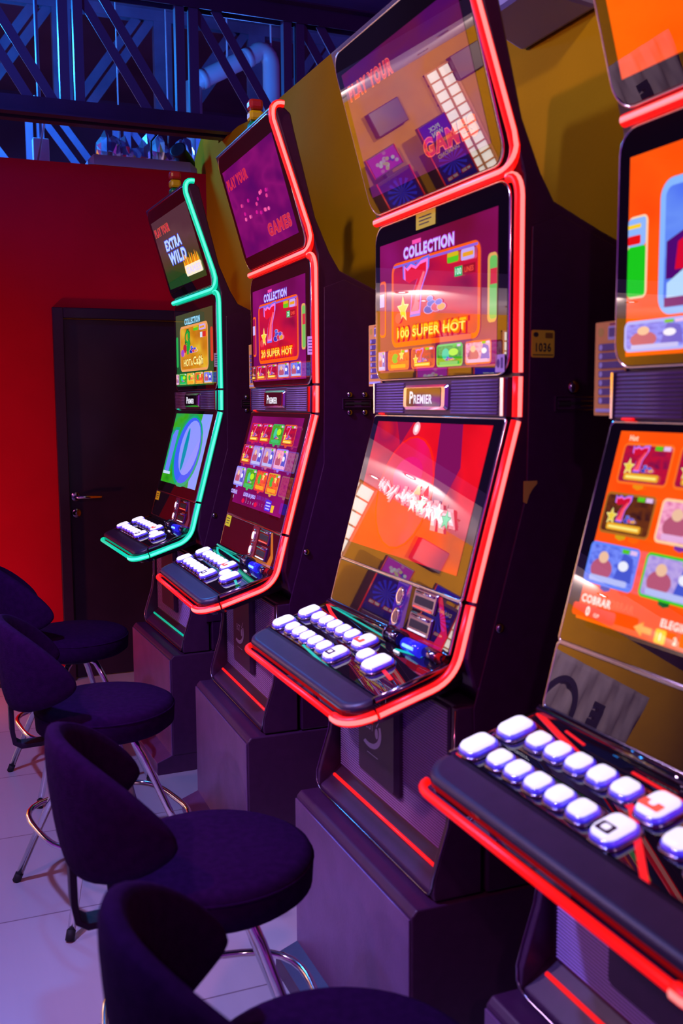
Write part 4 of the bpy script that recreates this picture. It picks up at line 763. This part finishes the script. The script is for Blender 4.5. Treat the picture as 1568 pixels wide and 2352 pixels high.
# ------------------------------------------------------------------ bar stools
def stool(label, loc, rz, lrz):
    root = empty('bar_stool', loc, rz); tag(root, label, 'bar stool', 'upholstered stools facing the slot machines')
    mb = MB(); mb.lathe([(0.0, 0.526), (0.190, 0.526), (0.208, 0.540), (0.211, 0.585), (0.206, 0.603), (0.188, 0.613), (0.09, 0.617), (0.0, 0.617)], (0, 0, 0), FABRIC, 48); mb.lathe([(0.2105, 0.588), (0.2125, 0.591), (0.2095, 0.594)], (0, 0, 0), FABRIC, 48); st = mb.build('seat', root)
    # curved back wrapping the rear of the seat
    N = 28; M_ = 12; out = []; 
    def shell(th, s, side):
        k = abs(th)/math.radians(84); kk = min(1.0, k)
        ztop = 0.898-0.115*kk**1.8; zbot = 0.628+0.03*kk**2
        tip = math.sqrt(max(0.0, 1-kk**4.0)); zm = (ztop+zbot)/2-0.0*kk; hh = (ztop-zbot)/2*tip
        z = zm+hh*math.cos(s)
        lean = (z-0.60)/0.3; r = 0.180+0.034*lean*(1-0.5*kk)+0.015*kk
        t = 0.026*(max(0.15, abs(math.sin(s)))**0.5)*(0.45+0.55*tip)
        r += t if side else -t
        return Vector((-0.088-r*math.cos(th), r*math.sin(th), z))
    loops = []
    for i in range(N+1):
        th = math.radians(84*math.sin(PI/2*(2*i/N-1))); ring = []
        for j in range(M_+1): ring.append(shell(th, PI*j/M_, True))
        for j in range(M_, -1, -1): ring.append(shell(th, PI*j/M_, False))
        loops.append(ring)
    mb = MB(); mb.loft(loops, FABRIC, True); mb.build('backrest', root)
    mb = MB()
    path = [(-0.278, 0.70), (-0.276, 0.55), (-0.270, 0.515), (-0.252, 0.503), (0.06, 0.511)]
    lo = []
    for i, (x, z) in enumerate(path):
        p0 = Vector(path[max(0, i-1)]); p1 = Vector(path[min(len(path)-1, i+1)]); t = (p1-p0).normalized(); n = Vector((-t.y, t.x))*0.007
        lo.append([(x+n.x*s, y, z+n.y*s) for s, y in ((1, -0.026), (1, 0.026), (-1, 0.026), (-1, -0.026))])
    mb.loft(lo, BRACKET); mb.build('back_bracket', root, bevel=0.002)
    mb = MB(); mb.lathe([(0, 0.498), (0.10, 0.498), (0.105, 0.504), (0.105, 0.527), (0, 0.527)], (0, 0, 0), BRACKET, 24); mb.build('swivel_plate', root)
    for k in range(4):
        a = lrz+k*PI/2-rz; d = Vector((math.cos(a), math.sin(a), 0)); mb = MB(); q = Vector((-d.y, d.x, 0))*0.012
        pts = [d*0.055+Vector((0, 0, 0.497)), d*0.085+Vector((0, 0, 0.480)), d*0.115+Vector((0, 0, 0.43)), d*0.310+Vector((0, 0, 0.018))]
        mb.tube([p+q for p in pts], 0.0115, CHROME, 12); lg = mb.build('leg', root)
        mb = MB(); mb.tube([pts[3]+q+d*0.004*0-(pts[3]-pts[2]).normalized()*0.012, pts[3]+q+(pts[3]-pts[2]).normalized()*0.0165], 0.0132, RUBBER, 12); mb.build('rubber_foot', lg)
    mb = MB(); ring = []
    for k in range(48):
        a = 2*PI*k/48; aa = (a+PI/4) % (PI/2)-PI/4; f = 1.0/((abs(math.cos(a))**3.4+abs(math.sin(a))**3.4)**(1/3.4)); an = a+lrz+PI/4-rz
        ring.append((0.222*f*math.cos(an), 0.222*f*math.sin(an), 0.245))
    mb.tube(ring, 0.009, CHROME, 10, closed=True); mb.build('foot_ring', root)
    return root
stool('dark upholstered stool farthest away, in front of the black door', (0.505, 4.03, 0), 0.05, math.radians(52))
stool('dark upholstered stool second from the door, its back cut by the left edge', (0.465, 3.04, 0), 0.0, math.radians(57))
stool('dark upholstered stool in the middle foreground showing its whole round seat', (0.495, 1.91, 0), -0.02, math.radians(37))
stool('nearest dark upholstered stool, cut off by the bottom edge', (0.482, 1.175, 0), -0.02, math.radians(40))

# ------------------------------------------------------------------ the far end of the hall, seen mirrored in the glass fronts
def far_window(name, x, wd, z0, z1, rows):
    mb = MB(); fr = Fr((x, 11.395, z0), (1, 0, 0), (0, 0, 1)); FRM = mat('orange_frame', (0.55, 0.22, 0.06), 0.5)
    o = rr_outline(0, 0, wd, z1-z0, 0)
    for a0, b0, a1, b1 in ((0, 0, 0.03, z1-z0), (wd-0.03, 0, wd, z1-z0), (wd*0.5-0.008, 0, wd*0.5+0.008, z1-z0)): slab(mb, fr, rr_outline(a0, b0, a1, b1, 0), -0.01, 0.04, FRM, 0.002)
    for k in range(rows+1): slab(mb, fr, rr_outline(0, (z1-z0-0.02)*k/rows, wd, (z1-z0-0.02)*k/rows+0.02, 0), -0.01, 0.03, FRM, 0.002)
    f = mb.build(name); f['kind'] = 'structure'
    A = Art(fr, 0.002); A.rect(0, 0, wd, z1-z0, mat('daylight', (0.5, 0.5, 0.5), 0.1, 0, 1.5, (1.0, 0.93, 0.85), 3.2)); A.build('pane', f)
far_window('window_1', -5.15, 0.42, 1.0, 2.42, 11); far_window('window_2', -2.95, 0.5, 1.35, 2.60, 7)
for i, (x, y) in enumerate(((-2.3, 9.3), (-2.9, 10.0), (-2.5, 10.6), (-3.8, 9.2), (-4.2, 10.3), (-5.2, 9.4))):
    mb = MB(); mb.lathe([(0.055, 0.0), (0.055, -0.012), (0.07, -0.012), (0.07, 0.0)], (x, y, 2.619), CHROME, 20); mb.lathe([(0.0, -0.004), (0.055, -0.004)], (x, y, 2.619), mat('downlight_glow', (0.8, 0.8, 0.8), 0.3, 0, 1.5, (1.0, 0.95, 1.0), 9.0), 20)
    tag(mb.build('downlight'), 'round bright downlight in the far white ceiling, seen mirrored in the machine glass', 'downlight', 'downlights in the far ceiling')
def far_machine(x, lab, c_top, kind):
    r = empty('slot_machine', (x, 11.0, 0)); tag(r, lab, 'slot machine')
    mb = MB(); mb.box((0, 0.12, 0.55), (0.50, 0.36, 1.10), BODY); mb.box((0, 0.16, 1.36), (0.50, 0.24, 0.56), BODY); mb.box((0, -0.10, 0.98), (0.5, 0.16, 0.05), SATIN); mb.box((0, 0.14, 1.68), (0.1, 0.1, 0.12), BODY); mb.box((0, 0.10, 1.81), (0.44, 0.06, 0.25), BODY); mb.build('cabinet_body', r, bevel=0.006)
    f = Fr((-0.20, 0.068, 1.70), (1, 0, 0), (0, 0, 1)); A = Art(f, 0.002, 0.0006)
    A.rect(0, 0, 0.40, 0.22, em(c_top, 1.6)); 
    rnd = random.Random(int(x*10))
    if kind == 'pink':
        for i in range(22): A.ell(0.20+rnd.gauss(0, 0.07), 0.11+rnd.gauss(0, 0.035), 0.026, 0.022, em(['#ffd8f8', '#ffffff', '#ff90e0', '#7040e0', '#ffe0a0'][i % 5], 1.6), seg=10)
    else: A.text('PICK', 0.21, 0.14, 0.055, em('#ffffff', 1.6), 0.04); A.text('WIN', 0.19, 0.07, 0.06, em('#ffffff', 1.6), 0.04)
    A.build('top_screen', r)
    f = Fr((-0.23, 0.038, 1.12), (1, 0, 0), (0, 0, 1)); A = Art(f, 0.002, 0.0006); A.rect(0, 0, 0.46, 0.48, em('#3a0a90', 1.3))
    for k in range(14):
        a = k*2*PI/14; A.poly([(0.23, 0.28), (0.23+0.2*math.cos(a), 0.28+0.17*math.sin(a)), (0.23+0.2*math.cos(a+0.22), 0.28+0.17*math.sin(a+0.22))], em('#4038ff', 1.5))
    A.rect(0.04, 0.09, 0.20, 0.14, em('#d01030', 1.3)); A.text('40 253', 0.12, 0.115, 0.032, em('#ffffff', 1.6), 0.02); A.rect(0.25, 0.09, 0.42, 0.14, em('#d01030', 1.3)); A.text('337 120' if kind != 'pink' else '087 120', 0.335, 0.115, 0.032, em('#ffffff', 1.6), 0.02); A.rect(0.02, 0.0, 0.44, 0.06, em('#1010a0', 1.0))
    if kind != 'pink': A.text('DIAMOND', 0.23, 0.40, 0.05, em('#ffc8a0', 1.6), 0.03)
    A.build('main_screen', r)
    mb = MB()
    for s in (-1, 1): mb.tube([(s*0.25, 0.03, 1.0), (s*0.25, 0.03, 1.64)], 0.009, STRIPS['red'][0], 8); mb.tube([(s*0.215, 0.065, 1.69), (s*0.215, 0.065, 1.93)], 0.006, STRIPS['red'][0], 8)
    mb.build('neon_strip', r)
far_machine(-3.56, 'far slot machine with a pink top screen, seen only as a reflection', '#f040e0', 'pink')
far_machine(-4.36, 'far slot machine with a blue top screen, seen only as a reflection', '#4020e8', 'blue')
for x, z, lab in ((-4.0, 2.22, 'dark square panel high on the far mustard wall above the pink-screened machine'), (-5.35, 2.3, 'dark square panel high on the far mustard wall beside the tall window')):
    mb = MB(); mb.box((x, 11.34, z), (0.46, 0.12, 0.30), SATIN); tag(mb.build('wall_panel', bevel=0.01), lab, 'panel')
mb = MB(); CL = noise_mat('banner_cloth', (0.62, 0.50, 0.56), (0.72, 0.58, 0.62), 5, 0.9, 0.0)
nx, nz = 40, 16; vs = []; fs = []; rnd = random.Random(2)
for j in range(nz+1):
    for i in range(nx+1): vs.append((-5.2+1.5*i/nx, 8.0+0.018*math.sin(i*0.9+j*0.35)+0.012*math.sin(i*2.3-j*0.5), 0.55+1.02*j/nz))
for j in range(nz):
    for i in range(nx): a = j*(nx+1)+i; fs.append((a, a+1, a+nx+2, a+nx+1))
mb.add(vs, fs, CL, True); bn = mb.build('cloth_banner', recalc=False); so = bn.modifiers.new('thick', 'SOLIDIFY'); so.thickness = 0.004
tag(bn, 'creased pale cloth banner with dark lettering, seen mirrored in the nearest machine', 'banner')
A = Art(Fr((-5.2, 7.955, 0.55), (1, 0, 0), (0, 0, 1)), 0.0, 0.001); BI = mat('banner_ink', (0.06, 0.03, 0.10), 0.8)
A.ring(1.02, 0.48, 0.24, 0.36, 0.06, BI); A.text('E', 0.55, 0.62, 0.24, BI, 0.05); A.build('lettering', bn)
